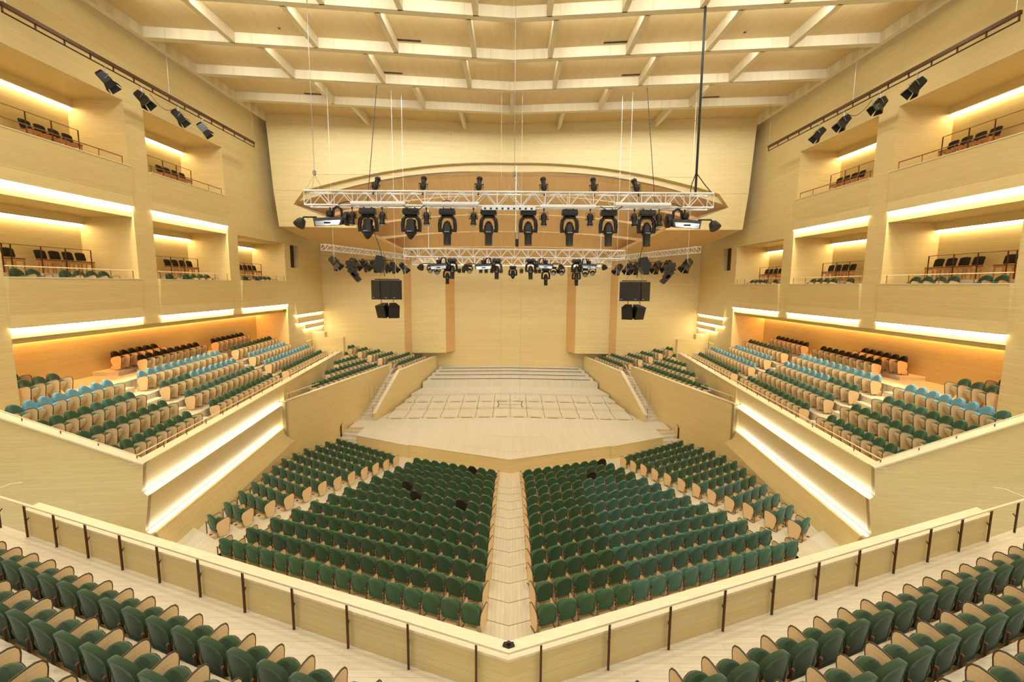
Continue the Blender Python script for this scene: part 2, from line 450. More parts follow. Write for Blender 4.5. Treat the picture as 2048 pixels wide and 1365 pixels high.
# ---------------------------------------------------------------- stage rear walls
m=MB()
m.slabz([(-6.6,45.2),(0,45.6),(6.6,45.2),(6.6,46.0),(0,46.4),(-6.6,46.0)],-10.5,4.5)
struct(m.build('wall_back',M['wall']),'tall pale maple wall behind the stage','wall')
for sx in (-1,1):
    m=MB(); m.slabz([(sx*9.9,43.45),(sx*6.25,43.75),(sx*5.55,45.35),(sx*5.55,45.9),(sx*9.9,45.9)],-6.6,4.5)
    m.slabz([(sx*9.9,44.9),(sx*5.8,45.2),(sx*5.8,45.9),(sx*9.9,45.9)],-10.5,-6.6)
    o=struct(m.build('wall_back_panel',M['wall']),'raised wall panel behind the stage, '+SIDE[sx],'wall')
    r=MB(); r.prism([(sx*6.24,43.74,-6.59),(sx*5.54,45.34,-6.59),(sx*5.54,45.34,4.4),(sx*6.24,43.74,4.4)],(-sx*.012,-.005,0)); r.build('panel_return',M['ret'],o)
    m=MB(); m.slabz([(sx*17.2,41.6),(sx*9.95,42.5),(sx*9.5,43.6),(sx*9.9,45.9),(sx*17.2,45.9)],-10.5,4.5)
    o=struct(m.build('wall_back_wing',M['wall']),'broad outer wall behind the choir seats, '+SIDE[sx],'wall')
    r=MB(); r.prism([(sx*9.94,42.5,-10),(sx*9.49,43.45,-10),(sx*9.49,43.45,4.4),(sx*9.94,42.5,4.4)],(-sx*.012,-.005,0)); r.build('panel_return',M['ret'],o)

# ---------------------------------------------------------------- stage
ZS=-10.02
def ux(y,c=16.85): return (c-.22*y)/.9755            # |x| of the choir wall at depth y
m=MB()
half=[(0,25.24),(6.3,27.6),(6.42,27.5),(10.24,29.35),(10.24,31.0),(11.3,31.0),(11.3,33.4),(9.4,36.0),(7.0,46.2),(0,46.2)]
ring=[(-x,y) for x,y in half]+[(x,y) for x,y in reversed(half[1:-1])]
m.slabz(ring,-11.0,ZS)
o=struct(m.build('floor_stage',[M['wall'],M['stage']]),'pale boarded concert stage floor with V-shaped front','stage')
for p in o.data.polygons:
    if p.normal.z>.9: p.material_index=1
# thin lip round the stage front and the marked lift panel
m=MB()
for sx in (-1,1):
    for (xa,ya),(xb,yb) in zip(half[:3],half[1:4]):
        m.prism([(sx*xa,ya-.03,ZS-.03),(sx*xb,yb-.03,ZS-.03),(sx*xb,yb+.05,ZS-.03),(sx*xa,ya+.05,ZS-.03)],(0,0,.035))
m.build('stage_lip',M['trim'],o)
m=MB()
for sx in (-1,1):
    for a in (3.0,2.6,2.35):
        m.prism([(sx*a,27.0+.05*a,ZS+.001),(sx*(a+.02),27.0,ZS+.001),(sx*(a+.02),29.2,ZS+.001),(sx*a,29.2,ZS+.001)],(0,0,.004))
    m.prism([(0,26.4,ZS+.001),(sx*3.0,27.5,ZS+.001),(sx*3.0,27.53,ZS+.001),(0,26.43,ZS+.001)],(0,0,.004))
m.prism([(-2.3,29.2,ZS+.001),(2.3,29.2,ZS+.001),(2.3,29.22,ZS+.001),(-2.3,29.22,ZS+.001)],(0,0,.004))
m.build('lift_joint',M['shell'],o)
# modular risers: three levels of loose boxes, then the fixed wide steps
RY=[33.72,35.54,37.2,38.75]; RZ=[-9.88,-9.70,-9.52]
for lv in range(3):
    for sx in (-1,1):
        for k in range(8):
            x0,x1=1.31*k+.012,1.31*(k+1)-.012
            lim=ux(RY[lv]+.4)-.12
            if x0>lim-.15: continue
            x1=min(x1,lim)
            f=lambda x,y:(sx*x,y-.07*x)
            m=MB()
            top=RZ[lv]
            ring=[f(x0,RY[lv]),f(x1,RY[lv]),f(x1 if x1<lim else min(x1,ux(RY[lv+1])-.12),RY[lv+1]-.015),f(x0,RY[lv+1]-.015)]
            m.slabz(ring,ZS+.001,top)
            o=m.build('stage_riser',[M['trim'],M['stage'],M['slot']])
            for p in o.data.polygons:
                if abs(p.normal.z)>.9: p.material_index=1
            if k>0:
                d=MB(); a,b_,c_,e_=f(x0-.012,RY[lv]-.004),f(x0+.016,RY[lv]-.004),f(x0+.016,RY[lv+1]-.015),f(x0-.012,RY[lv+1]-.015)
                d.slabz([a,b_,c_,e_],ZS+.01,top+.002); d.build('joint',M['joint'],o)
            if lv!=1:
                d=MB(); a,b=f(x0+.25,RY[lv]-.006),f(x1-.25,RY[lv]-.006)
                zb=ZS+.002 if lv==0 else RZ[lv-1]+.004
                if x1-x0>.7:
                    d.prism([(*a,zb),(*b,zb),(*b,zb+.03),(*a,zb+.03)],(0,.004,0)); d.build('gap',M['slot'],o)
            tag(o,f'wooden orchestra riser box, {ORD[k+1]} from the middle, {["front","middle","rear"][lv]} level, {SIDE[sx]}','stage riser','orchestra riser boxes')
m=MB()
steps=[(38.75,-9.33),(41.1,-8.80),(42.15,-8.62),(43.2,-8.45),(44.2,-8.30),(45.0,-8.17)]
for i,(y,z) in enumerate(steps):
    for sx in (-1,1):
        xa=ux(y)-.05; xb=ux(46.0)-.05
        m.slabz([(0,y),(sx*xa,y-.07*xa),(sx*xb,46.0-.07*xb),(0,46.0)],-10.0,z)
        if i>=2:
            m.prism([(0,y-.004,steps[i-1][1]+.004),(sx*(xa-.3),y-.07*(xa-.3)-.004,steps[i-1][1]+.004),(sx*(xa-.3),y-.07*(xa-.3)-.004,steps[i-1][1]+.055),(0,y-.004,steps[i-1][1]+.055)],(0,.003,0),1)
o=struct(m.build('floor_stage_steps',[M['stage'],M['slot']]),'wide fixed steps rising behind the stage','stage steps')

# ---------------------------------------------------------------- stalls floor: bent rows that fall towards the stage
m=MB()
NR=13
def rowy(i,x):
    x=abs(x); xa=6.35+.278*i
    y0=23.235-1.08*i
    return y0+.363*x if x<=xa else y0+.363*xa+.63*(x-xa)
def rowz(i): return -9.95+.155*i-.90
for i in range(-4,NR+3):
    z=rowz(max(i,0)) if i>0 else rowz(0)
    for sx in (-1,1):
        xs=[0,3,6.35+.278*max(i,0),9.5,13.6]
        a=[(sx*x,rowy(i,x)-.30) for x in xs]; b=[(sx*x,rowy(i-1,x)-.30) for x in xs]
        if i<=-1: continue
        if i==0: b=[(sx*x,rowy(-5,x)) for x in xs]
        for j in range(len(xs)-1):
            m.slabz([a[j],a[j+1],b[j+1],b[j]],z-.5,z)
        if 0<i<NR+1:
            m.prism([(0,a[0][1]+.0,z+.0005),(sx*.85,a[0][1]+.31,z+.0005),(sx*.85,a[0][1]+.335,z+.0005),(0,a[0][1]+.025,z+.0005)],(0,0,.002),1) if False else None
            m.prism([(0,b[0][1]-.012,z-.02),(sx*.85,b[0][1]-.012+.363*.85,z-.02),(sx*.85,b[0][1]+.006+.363*.85,z-.02),(0,b[0][1]+.006,z-.02)],(0,0,.0225),1)
struct(m.build('floor',[M['floor'],M['copper']]),'pale boarded floor of the stalls in shallow V-shaped steps','floor')
# little stairs from the stalls to the stage
for sx in (-1,1):
    m=MB()
    for k in range(4):
        y=31.0-.36*k; z=ZS-.166*(k+1)+.0
        m.slabz([(sx*10.24,y-.36),(sx*11.75,y-.36+.3),(sx*11.75,31.4),(sx*10.24,31.0)],-11.2,z)
    struct(m.build('stage_stair',M['tread']),'short wooden stair from stalls to stage, '+SIDE[sx],'stair')

# ---------------------------------------------------------------- rear balcony
PY0=5.94
def vline(y0): return lambda x:(x,y0+.3745*abs(x))
for sx in (-1,1):
    m=MB(); f=vline(PY0); g=vline(PY0+.31)
    m.prism([(*[0,PY0],-7.2),(*f(sx*11.45),-7.2),(*g(sx*11.45),-7.2),(0,PY0+.31,-7.2)],(0,0,7.2-5.40))
    struct(m.build('balcony_parapet_wall',M['wall']),'maple parapet of the rear balcony, '+SIDE[sx],'parapet')
    t=MB(); f2=vline(PY0-.015); g2=vline(PY0+.34)
    t.prism([(0,PY0-.015,-5.40),(*f2(sx*11.5),-5.40),(*g2(sx*11.5),-5.40),(0,PY0+.34,-5.40)],(0,0,.04))
    t.build('ledge',M['trim'],TOPS[-1])
m=MB()
tiers=[(PY0+.02,-6.0),(4.30,-5.56),(3.26,-5.12),(2.22,-4.68),(1.18,-4.24),(.14,-3.8)]
for i,(y,z) in enumerate(tiers):
    yb=tiers[i+1][0] if i+1<len(tiers) else -3.0
    for sx in (-1,1):
        a=vline(y); b=vline(yb-.3)
        m.prism([(0,y,z-.6),(*a(sx*15.5),z-.6),(*b(sx*15.5),z-.6),(0,yb-.3,z-.6)],(0,0,.6))
struct(m.build('floor_balcony',M['tread']),'stepped pale wooden floor of the rear balcony','floor')

# ---------------------------------------------------------------- side terraces
RQ=[1.42,2.40,3.36,4.27,5.43,6.47]          # distance of each seat row (back top) behind the parapet line
RTZ=[-5.40,-4.92,-4.44,-3.96,-3.48,-3.30]   # height of the seat tops
def terrace(sx):
    sd=SIDE[sx]; nm='left' if sx<0 else 'right'
    SEND=25.0; ZP=-5.85
    def prof(off,z,s):
        x,y=terr(-off,s); return (x,y,z)
    def pt(q,s,z): x,y=terr(q,s); return (x,y,z)
    # front wall with two ledges that carry light
    m=MB()
    P=[(0,ZP),(-.10,-6.80),(.07,-6.94),(-.12,-8.17),(.10,-8.31),(.50,-9.2),(.55,-11.3)]
    SC=11.9
    for (o0,z0),(o1,z1) in zip(P,P[1:]):
        m.prism([prof(o0,z0,.01),prof(o1,z1,.01),prof(-.32,z1,.01),prof(-.32,z0,.01)],tuple(D*SC))
    m.prism([prof(0,ZP,SC),prof(0,-11.3,SC),prof(-.32,-11.3,SC),prof(-.32,ZP,SC)],tuple(D*(SEND-SC)))
    struct(m.mirror(sx).build('terrace_front_wall',M['wall']),'maple front wall of the side terrace with two lit ledges, '+sd,'wall')
    par=TOPS[-1]
    for off,z in ((-.055,-6.875),(-.09,-8.245)):
        s=MB(); a=prof(off,z,.05); b=prof(off+.11,z,.05); c2=prof(off+.11,z+.05,.05); d2=prof(off,z+.05,.05)
        s.prism([a,b,c2,d2],tuple(D*(SC-.1))); s.mirror(sx).build('light_strip',E_COOL,par)
    RK=.425
    t=MB(); t.prism([prof(.06,ZP,-.02),prof(-.36,ZP,-.02),prof(-.36,ZP+.05,-.02),prof(.06,ZP+.05,-.02)],tuple(D*SEND))
    t.prism([pt(-.06,-.10,ZP),pt(5.3,-.10,ZP+RK*5.3),pt(5.3,-.10,ZP+.05+RK*5.3),pt(-.06,-.10,ZP+.05)],tuple(D*.32))
    t.mirror(sx).build('ledge',M['trim'],par)
    w=MB(); w.prism([prof(o,z,0) for o,z in P]+[pt(5.3,0,-11.3),pt(5.3,0,ZP+RK*5.3)],tuple(D*.17))
    struct(w.mirror(sx).build('terrace_end_wall',M['wall']),'maple end wall of the side terrace facing the rear balcony, '+sd,'wall')
    # stepped floor
    f=MB()
    for k in range(6):
        z=RTZ[k]-.90 if k<5 else RTZ[4]-.90
        qa=RQ[k]-.92 if k else .10
        qb=(RQ[k+1]-.92) if k<5 else 7.6
        zz=z
        a=pt(qa,.17,zz); b=pt(qb,.17,zz)
        f.prism([a,b,pt(qb,.17,zz-.6),pt(qa,.17,zz-.6)],tuple(D*(SEND-.17)))
    # half steps in the two aisles
    for s0,s1 in ((4.95,6.2),(13.4,14.6)):
        for k in range(1,5):
            qa=RQ[k]-.92; z=RTZ[k-1]-.90
            f.prism([pt(qa-.36,s0,z),pt(qa,s0,z),pt(qa,s0,z+.24),pt(qa-.36,s0,z+.24)],tuple(D*(s1-s0)))
    # platform of the rear row
    f.prism([pt(5.75,7.65,-4.38),pt(7.4,7.65,-4.38),pt(7.4,7.65,-4.2),pt(5.75,7.65,-4.2)],tuple(D*4.2))
    struct(f.mirror(sx).build('floor_terrace_'+nm,M['tread']),'stepped pale wooden floor of the side terrace, '+sd,'floor')
    # end block by the stage
    e=MB(); e.box(-17.12,-14.45,39.05,39.5,-11,-4.60); e.box(-17.12,-16.05,39.05,39.6,-4.60,-4.15)
    struct(e.mirror(sx).build('terrace_stage_end_wall',M['wall']),'low wall that closes the side terrace towards the stage, '+sd,'wall')
for sx in (-1,1): terrace(sx)

# ---------------------------------------------------------------- choir terraces beside the stage
def choir(sx):
    sd=SIDE[sx]; nm='left' if sx<0 else 'right'
    P=lambda c,t,z:(*cho(c,t),z)
    m=MB()
    m.prism([P(18.1,21.9,-11.2),P(18.1,34.35,-11.2),P(18.1,34.35,-6.72),P(18.1,24.5,-6.72),P(18.1,21.9,-6.76)],tuple(CN*.22))
    m.prism([P(18.1,21.9,-11.2),P(18.1,21.9,-6.76),P(18.9,21.9,-6.76),P(18.9,21.9,-11.2)],tuple(T*.2))
    struct(m.mirror(sx).build('choir_front_wall',M['wall']),'maple front wall under the lower choir seats, '+sd,'wall'); o=TOPS[-1]
    t=MB(); t.prism([P(18.08,21.9,-6.72),P(18.33,21.9,-6.72),P(18.33,21.9,-6.68),P(18.08,21.9,-6.68)],tuple(T*12.45)); t.mirror(sx).build('ledge',M['trim'],o)
    m=MB()
    m.prism([P(16.85,29.66,-10.3),P(16.85,41.7,-10.3),P(16.85,41.7,-7.02),P(16.85,33.65,-7.02),P(16.85,29.66,-9.5)],tuple(CN*.22))
    struct(m.mirror(sx).build('choir_stage_wall',M['wall']),'maple wall with sloping stair edge beside the stage, '+sd,'wall'); o=TOPS[-1]
    t=MB()
    t.prism([P(16.83,29.64,-9.5),P(16.83,33.65,-7.02),P(16.83,33.65,-6.98),P(16.83,29.64,-9.46)],tuple(CN*.28))
    t.prism([P(16.83,33.65,-7.02),P(16.83,41.7,-7.02),P(16.83,41.7,-6.98),P(16.83,33.65,-6.98)],tuple(CN*.28))
    t.mirror(sx).build('ledge',M['trim'],o)
    # stair between the two walls
    s=MB(); n=14
    for k in range(n):
        ta=29.75+.305*k; z=ZS+.176*(k+1)
        s.prism([P(17.07,ta,ZS-.2),P(18.1,ta,ZS-.2),P(18.1,ta,z),P(17.07,ta,z)],tuple(T*(34.2-ta)))
    struct(s.mirror(sx).build('choir_stair',M['tread']),'narrow wooden stair from the stage up to the choir seats, '+sd,'stair')
    # floors
    f=MB()
    for k in range(6):
        c0=17.95+1.03*k-.93; z=-6.65+.23*k-.9
        c1=c0+1.03 if k<5 else 25.5
        if k==0: f.prism([P(17.05,33.95,z-.5),P(c1,33.95,z-.5),P(c1,33.95,z),P(17.05,33.95,z)],tuple(T*7.7))
        else:
            f.prism([P(c0 if k>1 else 18.3,34.2,z-.7),P(c1,34.2,z-.7),P(c1,34.2,z),P(c0 if k>1 else 18.3,34.2,z)],tuple(T*(7.6)))
            tlo=[0,23,26.5,29.5,32.6,33.5][k]
            f.prism([P(max(c0,18.3),tlo,z-.7),P(c1,tlo,z-.7),P(c1,tlo,z),P(max(c0,18.3),tlo,z)],tuple(T*(34.25-tlo)))
    struct(f.mirror(sx).build('floor_choir_'+nm,M['tread']),'stepped wooden floor of the choir seats, '+sd,'floor')
    # door in the front wall
    d=MB(); d.prism([P(18.09,31.05,-9.98),P(18.09,32.35,-9.98),P(18.09,32.35,-7.85),P(18.09,31.05,-7.85)],tuple(CN*-.03))
    o=struct(d.mirror(sx).build('door_'+('1' if sx<0 else '2'),M['wall']),'flush maple door in the choir front wall, '+sd,'door')
    d=MB(); d.prism([P(18.055,31.69,-9.98),P(18.055,31.71,-9.98),P(18.055,31.71,-7.85),P(18.055,31.69,-7.85)],tuple(CN*-.004)); d.mirror(sx).build('door_joint',M['copper'],o)
for sx in (-1,1): choir(sx)
# ---------------------------------------------------------------- tip-up auditorium seat (faces +y, stands on z=0)
def arc_outline(w,h0,h1,n=9,rb=.04):
    """flat bottom with rounded corners, straight sides to h0, half ellipse to h1"""
    o=[]
    for i in range(3):
        t=math.pi*1.5-math.pi/2*(i/2); o.append((-w+rb+rb*math.cos(t),rb+rb*math.sin(t)))
    for i in range(n+1):
        t=math.pi-math.pi*i/n; o.append((w*math.cos(t),h0+(h1-h0)*math.sin(t)))
    for i in range(3):
        t=0-math.pi/2*(i/2); o.append((w-rb+rb*math.cos(t),rb+rb*math.sin(t)))
    return o
def sub_side(o,k=1): return o
def bk(a,b,d):
    return (a*(.92+.08*min(1,b/.25)), d-.155*b+.95*a*a*(.55+.45*min(1,b/.3)), .27+b)
def st(a,b,d):
    d2=d+.028*(1-(2*b/.50-1)**2)-.25*a*a
    return (a, .11+.52*b+.86*d2, .215+.86*b-.50*d2)
def m_back():
    m=MB(); ol=arc_outline(.249,.375,.635,12)
    return m.shell(ol,[(.35,-.008),(.11,-.010),(.075,-.018),(.03,-.020),(0,-.004),(0,.05),(.03,.078),(.12,.09),(.4,.07)],bk)
def m_cushion():
    m=MB(); return m.shell(arc_outline(.234,.27,.475,10),[(.45,-.125),(.15,-.115),(.03,-.085),(0,-.055),(0,-.012),(.03,.0)],st)
def m_shell():
    m=MB(); ol=arc_outline(.236,.26,.465,10)
    m.shell(ol,[(.02,.002),(0,.004),(0,.022),(.06,.032),(.4,.036)],st)
    m.tube([st(a,b,.012) for a,b in ol],.009,4,1,closed=True)
    return m
ARM=[(.13,.06),(.34,.06),(.41,.13),(.44,.35),(.468,.56),(.462,.625),(.43,.675),(.37,.695),(.28,.685),(.15,.655),(.05,.615),(.0,.56),(-.01,.47),(.08,.12)]
def m_arm(x=-.288,rim=True,panel=True):
    m=MB()
    if panel: m.prism([(x-.010,y,z) for y,z in ARM],(.020,0,0),0)
    if rim: m.tube([(x,y,z) for y,z in [(-.012,.45),(.0,.56),(.05,.622),(.15,.662),(.28,.693),(.37,.703),(.435,.682),(.468,.63),(.475,.56),(.447,.33),(.413,.13)]],.0135,6,1)
    return m
def m_frame():
    m=MB()
    m.box(-.301,-.281,-.075,-.045,0,.50,0); m.box(-.305,-.277,-.08,.42,0,.02,0); m.box(-.300,-.282,.2,.26,.02,.08,0)
    m.lathe([(.022,-.02),(.026,0),(.022,.02)],(-.291,-.06,.53),(1,0,0),6,0)
    m.box(-.28,.24,.05,.09,.31,.345,0)
    m.lathe([(.19,0),(.20,.13),(.185,.165),(.06,.17)],(0,.0,0),(0,0,1),14,1)
    m.lathe([(.055,.168),(.053,.173)],(.05,-.09,0),(0,0,1),8,2)
    return m
FRM=[M['copper'],M['arm'],M['slot']]
def seat_proto(name,fab,sub_rim=False):
    r=m_frame().build(name,FRM)
    m_back().build('backrest',fab,r,True); m_cushion().build('seat_cushion',fab,r,True); m_shell().build('seat_shell',[M['shell'],M['rim']],r,True)
    if sub_rim:
        a=m_arm(rim=False).build('armrest',M['arm'],r); m_arm(panel=False).build('armrest_edge',[M['rim'],M['rim']],a,True)
    else: m_arm().build('armrest',[M['arm'],M['rim']],r)
    return register(r)
def shell_m():
    s=m_shell(); s.m=[1 if x==0 else 3 for x in s.m]; return s
def whole_seat():
    """one mesh with all of a seat; materials: fabric, shell, arm, rim, metal, slot"""
    m=MB(); m.merge(m_back(),None,0).merge(m_cushion(),None,0).merge(shell_m())
    a=m_arm(); m.merge(MB().merge(a),None)
    n=len(a.f)
    for i in range(len(m.m)-n,len(m.m)): m.m[i]=2 if m.m[i]==0 else 3
    f=m_frame(); b=len(m.m); m.merge(f)
    for i in range(b,len(m.m)): m.m[i]={0:4,1:1,2:5}[m.m[i]]
    return m
def whole_mats(fab): return [fab,M['shell'],M['arm'],M['rim'],M['copper'],M['slot']]

P_={}
def proto(key,name,fab,sub=False):
    if key not in P_:
        P_[key]=[seat_proto(name,fab,sub),False]
    return P_[key]
ARM_MESH=None
def place(key,name,fab,x,y,z,rz,label,cat,group,sub=False,extra=False):
    global ARM_MESH
    p=proto(key,name,fab,sub)
    if not p[1]: o=p[0]; p[1]=True
    else: o=dup(p[0])
    o.location=(x,y,z); o.rotation_euler=(0,0,rz)
    tag(o,label,cat,group)
    if extra:
        if ARM_MESH is None: ARM_MESH=m_arm().mesh('armrest',[M['arm'],M['rim']])
        a=link('armrest',ARM_MESH,o,(.58,0,0))
    return o
def face(nx,ny): return math.atan2(-nx,ny)      # rotation that turns +y to (nx,ny)

# ---- rear balcony: three rows in a V
TB=math.atan(.3745)
for sx in (-1,1):
    n=Vector((-sx*math.sin(TB),math.cos(TB),0)); along=Vector((sx*math.cos(TB),math.sin(TB),0))
    rz=face(n.x,n.y)
    for row,(tipx,y0,z,kmin,kmax) in enumerate([(2.82,4.92,-6.0,-3,17),(3.35,3.88,-5.56,-1,14),(4.95,2.84,-5.12,-1,9)]):
        first=True; cnt=0
        for k in range(kmin,kmax):
            xt=tipx+.543*k+.2715                      # middle of the seat, at the arm tips
            base=Vector((sx*xt,y0+.3765*xt,0))-n*.465
            u=(xt)/(y0+.3765*xt)
            cnt+=1
            place('bal','balcony_chair',M['olive'],base.x,base.y,z,rz,
                  f'olive-lit green tip-up seat {ORD[cnt]} from the middle, {["front","second","third"][row]} row of rear balcony, {SIDE[sx]}',
                  'seat',f'rear balcony seats',True,extra=(k==kmin and sx<0) or (k==kmin and sx>0 and False))

# ---- stalls
CN_=[9,9,10,10,11,12,12,13,14,14,15,15,16]
CL=[(-5.39,25.2),(-5.645,24.165),(-5.968,23.205),(-6.277,22.265),(-6.615,21.27),(-6.946,20.29),(-7.252,19.352),(-7.577,18.368),(-7.896,17.397),(-8.212,16.462),(-8.512,15.496),(-8.824,14.539),(-9.146,13.612)]
CR=[(-1.029,23.61),(-1.077,22.52),(-1.073,21.48),(-1.084,20.40),(-1.08,19.26),(-1.062,18.14),(-1.08,17.1),(-1.058,15.99),(-1.053,14.93),(-1.03,13.86),(-1.03,12.84),(-1.06,11.75),(-1.04,10.65)]
SN=[9,9,8,8,8,7,6,5,4,3,2,1]
SL=[(-11.146,28.42),(-11.436,27.40),(-11.6,26.33),(-11.847,25.36),(-11.954,24.23),(-11.958,23.03),(-11.758,21.73),(-11.56,20.47),(-11.35,19.17),(-11.17,17.93),(-10.944,16.635),(-10.765,15.387)]
SR=[(-7.213,25.92),(-7.521,24.91),(-7.85,24.0),(-8.169,23.07),(-8.505,22.09),(-8.843,21.11),(-9.2,20.2),(-9.494,19.25),(-9.795,18.236),(-10.11,17.32),(-10.447,16.35),(-10.765,15.387)]
DARK={(-1,0,6),(-1,4,3),(-1,5,5),(-1,5,9),(1,2,3),(1,0,0)}     # (side, row, seat from the outer end)
stalls=[]
for sx in (-1,1):
    for i in range(13):
        a=Vector((*CL[i],0)); b=Vector((*CR[i],0)); n=CN_[i]
        dr=(b-a).normalized(); nr=Vector((-dr.y,dr.x,0))
        for k in range(n):
            p=a.lerp(b,k/(n-1))-nr*.0+nr*.108
            stalls.append(dict(sx=sx,x=sx*-p.x*-1 if False else (p.x if sx<0 else -p.x),y=p.y,z=rowz(i),rz=face(nr.x*(1 if sx<0 else -1),nr.y),
                row=i,k=k,n=n,block='c',dark=(sx,i,k) in DARK,end=(k==n-1) if sx<0 else (k==0)))
    for i in range(12):
        a=Vector((*SL[i],0)); b=Vector((*SR[i],0)); n=SN[i]
        if n>1: dr=(b-a).normalized()
        else: dr=Vector((.846,-.533,0))
        nr=Vector((-dr.y,dr.x,0))
        for k in range(n):
            p=(a.lerp(b,k/(n-1)) if n>1 else a)+nr*.108
            stalls.append(dict(sx=sx,x=p.x if sx<0 else -p.x,y=p.y,z=rowz(i),rz=face(nr.x*(1 if sx<0 else -1),nr.y),
                row=i,k=k,n=n,block='s',dark=False,end=(k==n-1) if sx<0 else (k==0)))
for s in stalls: s['d']=math.sqrt(s['x']**2+s['y']**2+s['z']**2)-(50 if s['dark'] else 0)
stalls.sort(key=lambda s:s['d'])
near,far=stalls[:300],stalls[300:]
for s in near:
    sd=SIDE[s['sx']]
    if s['block']=='c':
        k=s['n']-s['k']
        lab=f'{"near-black" if s["dark"] else "green"} tip-up seat {ORD[k]} from centre aisle, row {NUM[s["row"]+1]} from stage, {sd} main stalls'
    else:
        k=s['n']-s['k']
        lab=f'green tip-up seat {ORD[k]} from the slanting aisle, row {NUM[s["row"]+1]} from stage, {sd} wall block'
    fab=M['dark'] if s['dark'] else (M['teal'] if (s['sx']>0 and s['x']>3.5) else M['green'])
    key='st_dark' if s['dark'] else ('st_teal' if fab is M['teal'] else 'st_green')
    if fab is M['teal']: lab=lab.replace('green tip-up','teal-green tip-up')
    place(key,'stalls_chair',fab,s['x'],s['y'],s['z'],s['rz'],lab,'seat','green seats of the stalls',False,s['end'])
WS=whole_seat(); EX=m_arm(.29)
big=MB()
for s in far:
    R=Matrix.Translation((s['x'],s['y'],s['z']))@Matrix.Rotation(s['rz'],4,'Z')
    big.merge(WS,R)
    if s['end']:
        b=len(big.m); big.merge(EX,R)
        for i in range(b,len(big.m)): big.m[i]=2 if big.m[i]==0 else 3
o=big.build('stalls_chair',whole_mats(M['green']),None,True,fixn=False)
tag(o,'remaining green stalls seats in the rows closest to the stage','seats','green seats of the stalls','stuff')

# ---- side terraces: blocks as (first y, last y, count) for every row
RX=[-13.93,-14.91,-15.87,-16.77,-17.94,-19.0]    # x of the seat tops at y=20
BL=[[(14.68,18.74,8),(20.78,27.12,12),(29.24,37.0,14)],
    [(14.69,18.72,8),(20.58,26.93,12),(28.98,36.9,14)],
    [(14.30,18.2,8),(20.36,26.69,12),(28.93,34.35,10)],
    [(14.36,18.26,8),(20.27,26.66,12),(28.6,34.05,10)],
    [(16.0,17.16,3),(22.0,26.6,9),(28.5,32.15,7)],
    [(16.6,16.6,1),(21.74,24.53,6)]]
BN=['entrance-end','middle','stage-end']
TERR_G='seats of the side terraces'
WM={}
def single(key,name,fab,x,y,z,rz,label,cat,group,extra=False):
    k2=(key,extra)
    if k2 not in WM:
        w=MB().merge(WS)
        if extra:
            b=len(w.m); w.merge(EX)
            for i in range(b,len(w.m)): w.m[i]=2 if w.m[i]==0 else 3
        WM[k2]=w.mesh(name,whole_mats(fab),True)
    o=link(name,WM[k2]); o.location=(x,y,z); o.rotation_euler=(0,0,rz)
    return tag(o,label,cat,group)
for sx in (-1,1):
    nv=Vector((.9945,.1045,0)); rz=face(nv.x*(1 if sx<0 else -1),nv.y)
    for r in range(6):
        for bi,(ya,yb,n) in enumerate(BL[r]):
            for k in range(n):
                y=ya+(yb-ya)*k/max(1,n-1)
                x=RX[r]-.105*(y-20)
                if (bi==0 and r in(0,1) and False): continue
                p=Vector((x,y,0))+nv*.108
                z=RTZ[r]-.90
                # the lower rows keep green cloth, the upper ones have a pale blue light cast in its colour, the last ones are dark
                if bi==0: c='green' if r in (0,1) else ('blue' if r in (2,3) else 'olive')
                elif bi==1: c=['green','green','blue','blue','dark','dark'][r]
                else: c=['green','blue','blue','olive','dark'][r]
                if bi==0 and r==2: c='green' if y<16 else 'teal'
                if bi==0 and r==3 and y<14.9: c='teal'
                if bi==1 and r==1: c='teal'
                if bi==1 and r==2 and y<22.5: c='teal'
                word={'green':'green','teal':'teal','blue':'blue-lit green','olive':'olive','dark':'dark'}[c]
                lab=f'{word} tip-up seat {ORD[k+1]} from entrance, row {NUM[r+1]}, {BN[bi]} block, {SIDE[sx]} terrace'
                X=p.x if sx<0 else -p.x
                end=(k==n-1) if sx>0 else (k==0)
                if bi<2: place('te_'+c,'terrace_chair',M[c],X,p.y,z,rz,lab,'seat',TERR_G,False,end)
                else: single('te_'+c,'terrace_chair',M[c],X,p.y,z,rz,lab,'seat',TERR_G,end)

# ---- choir seats
CH_ROWS=[(0,[(35.5,9)]),(1,[(25.6,15),(35.75,8)]),(2,[(28.5,10),(36.0,5)]),(3,[(31.1,6),(36.05,4)]),(4,[(34.15,1),(36.2,3)]),(5,[(36.3,2)])]
for sx in (-1,1):
    nv=-CN; rz=face(nv.x*(1 if sx<0 else -1),nv.y)
    for k,bl in CH_ROWS:
        c=17.95+1.03*k; z=-6.65+.23*k-.9
        for t0,n in bl:
            up='upper' if t0>35 else 'lower'
            for i in range(n):
                x,y=cho(c-.108,t0+.56*i)
                lab=f'green seat {ORD[i+1]} from the hall end, row {NUM[k+1]}, {up} choir block, {SIDE[sx]}'
                single('choir','choir_chair',M['green'],x if sx<0 else -x,y,z,rz,lab,'seat','choir seats beside the stage',(i==0) if sx<0 else (i==n-1))

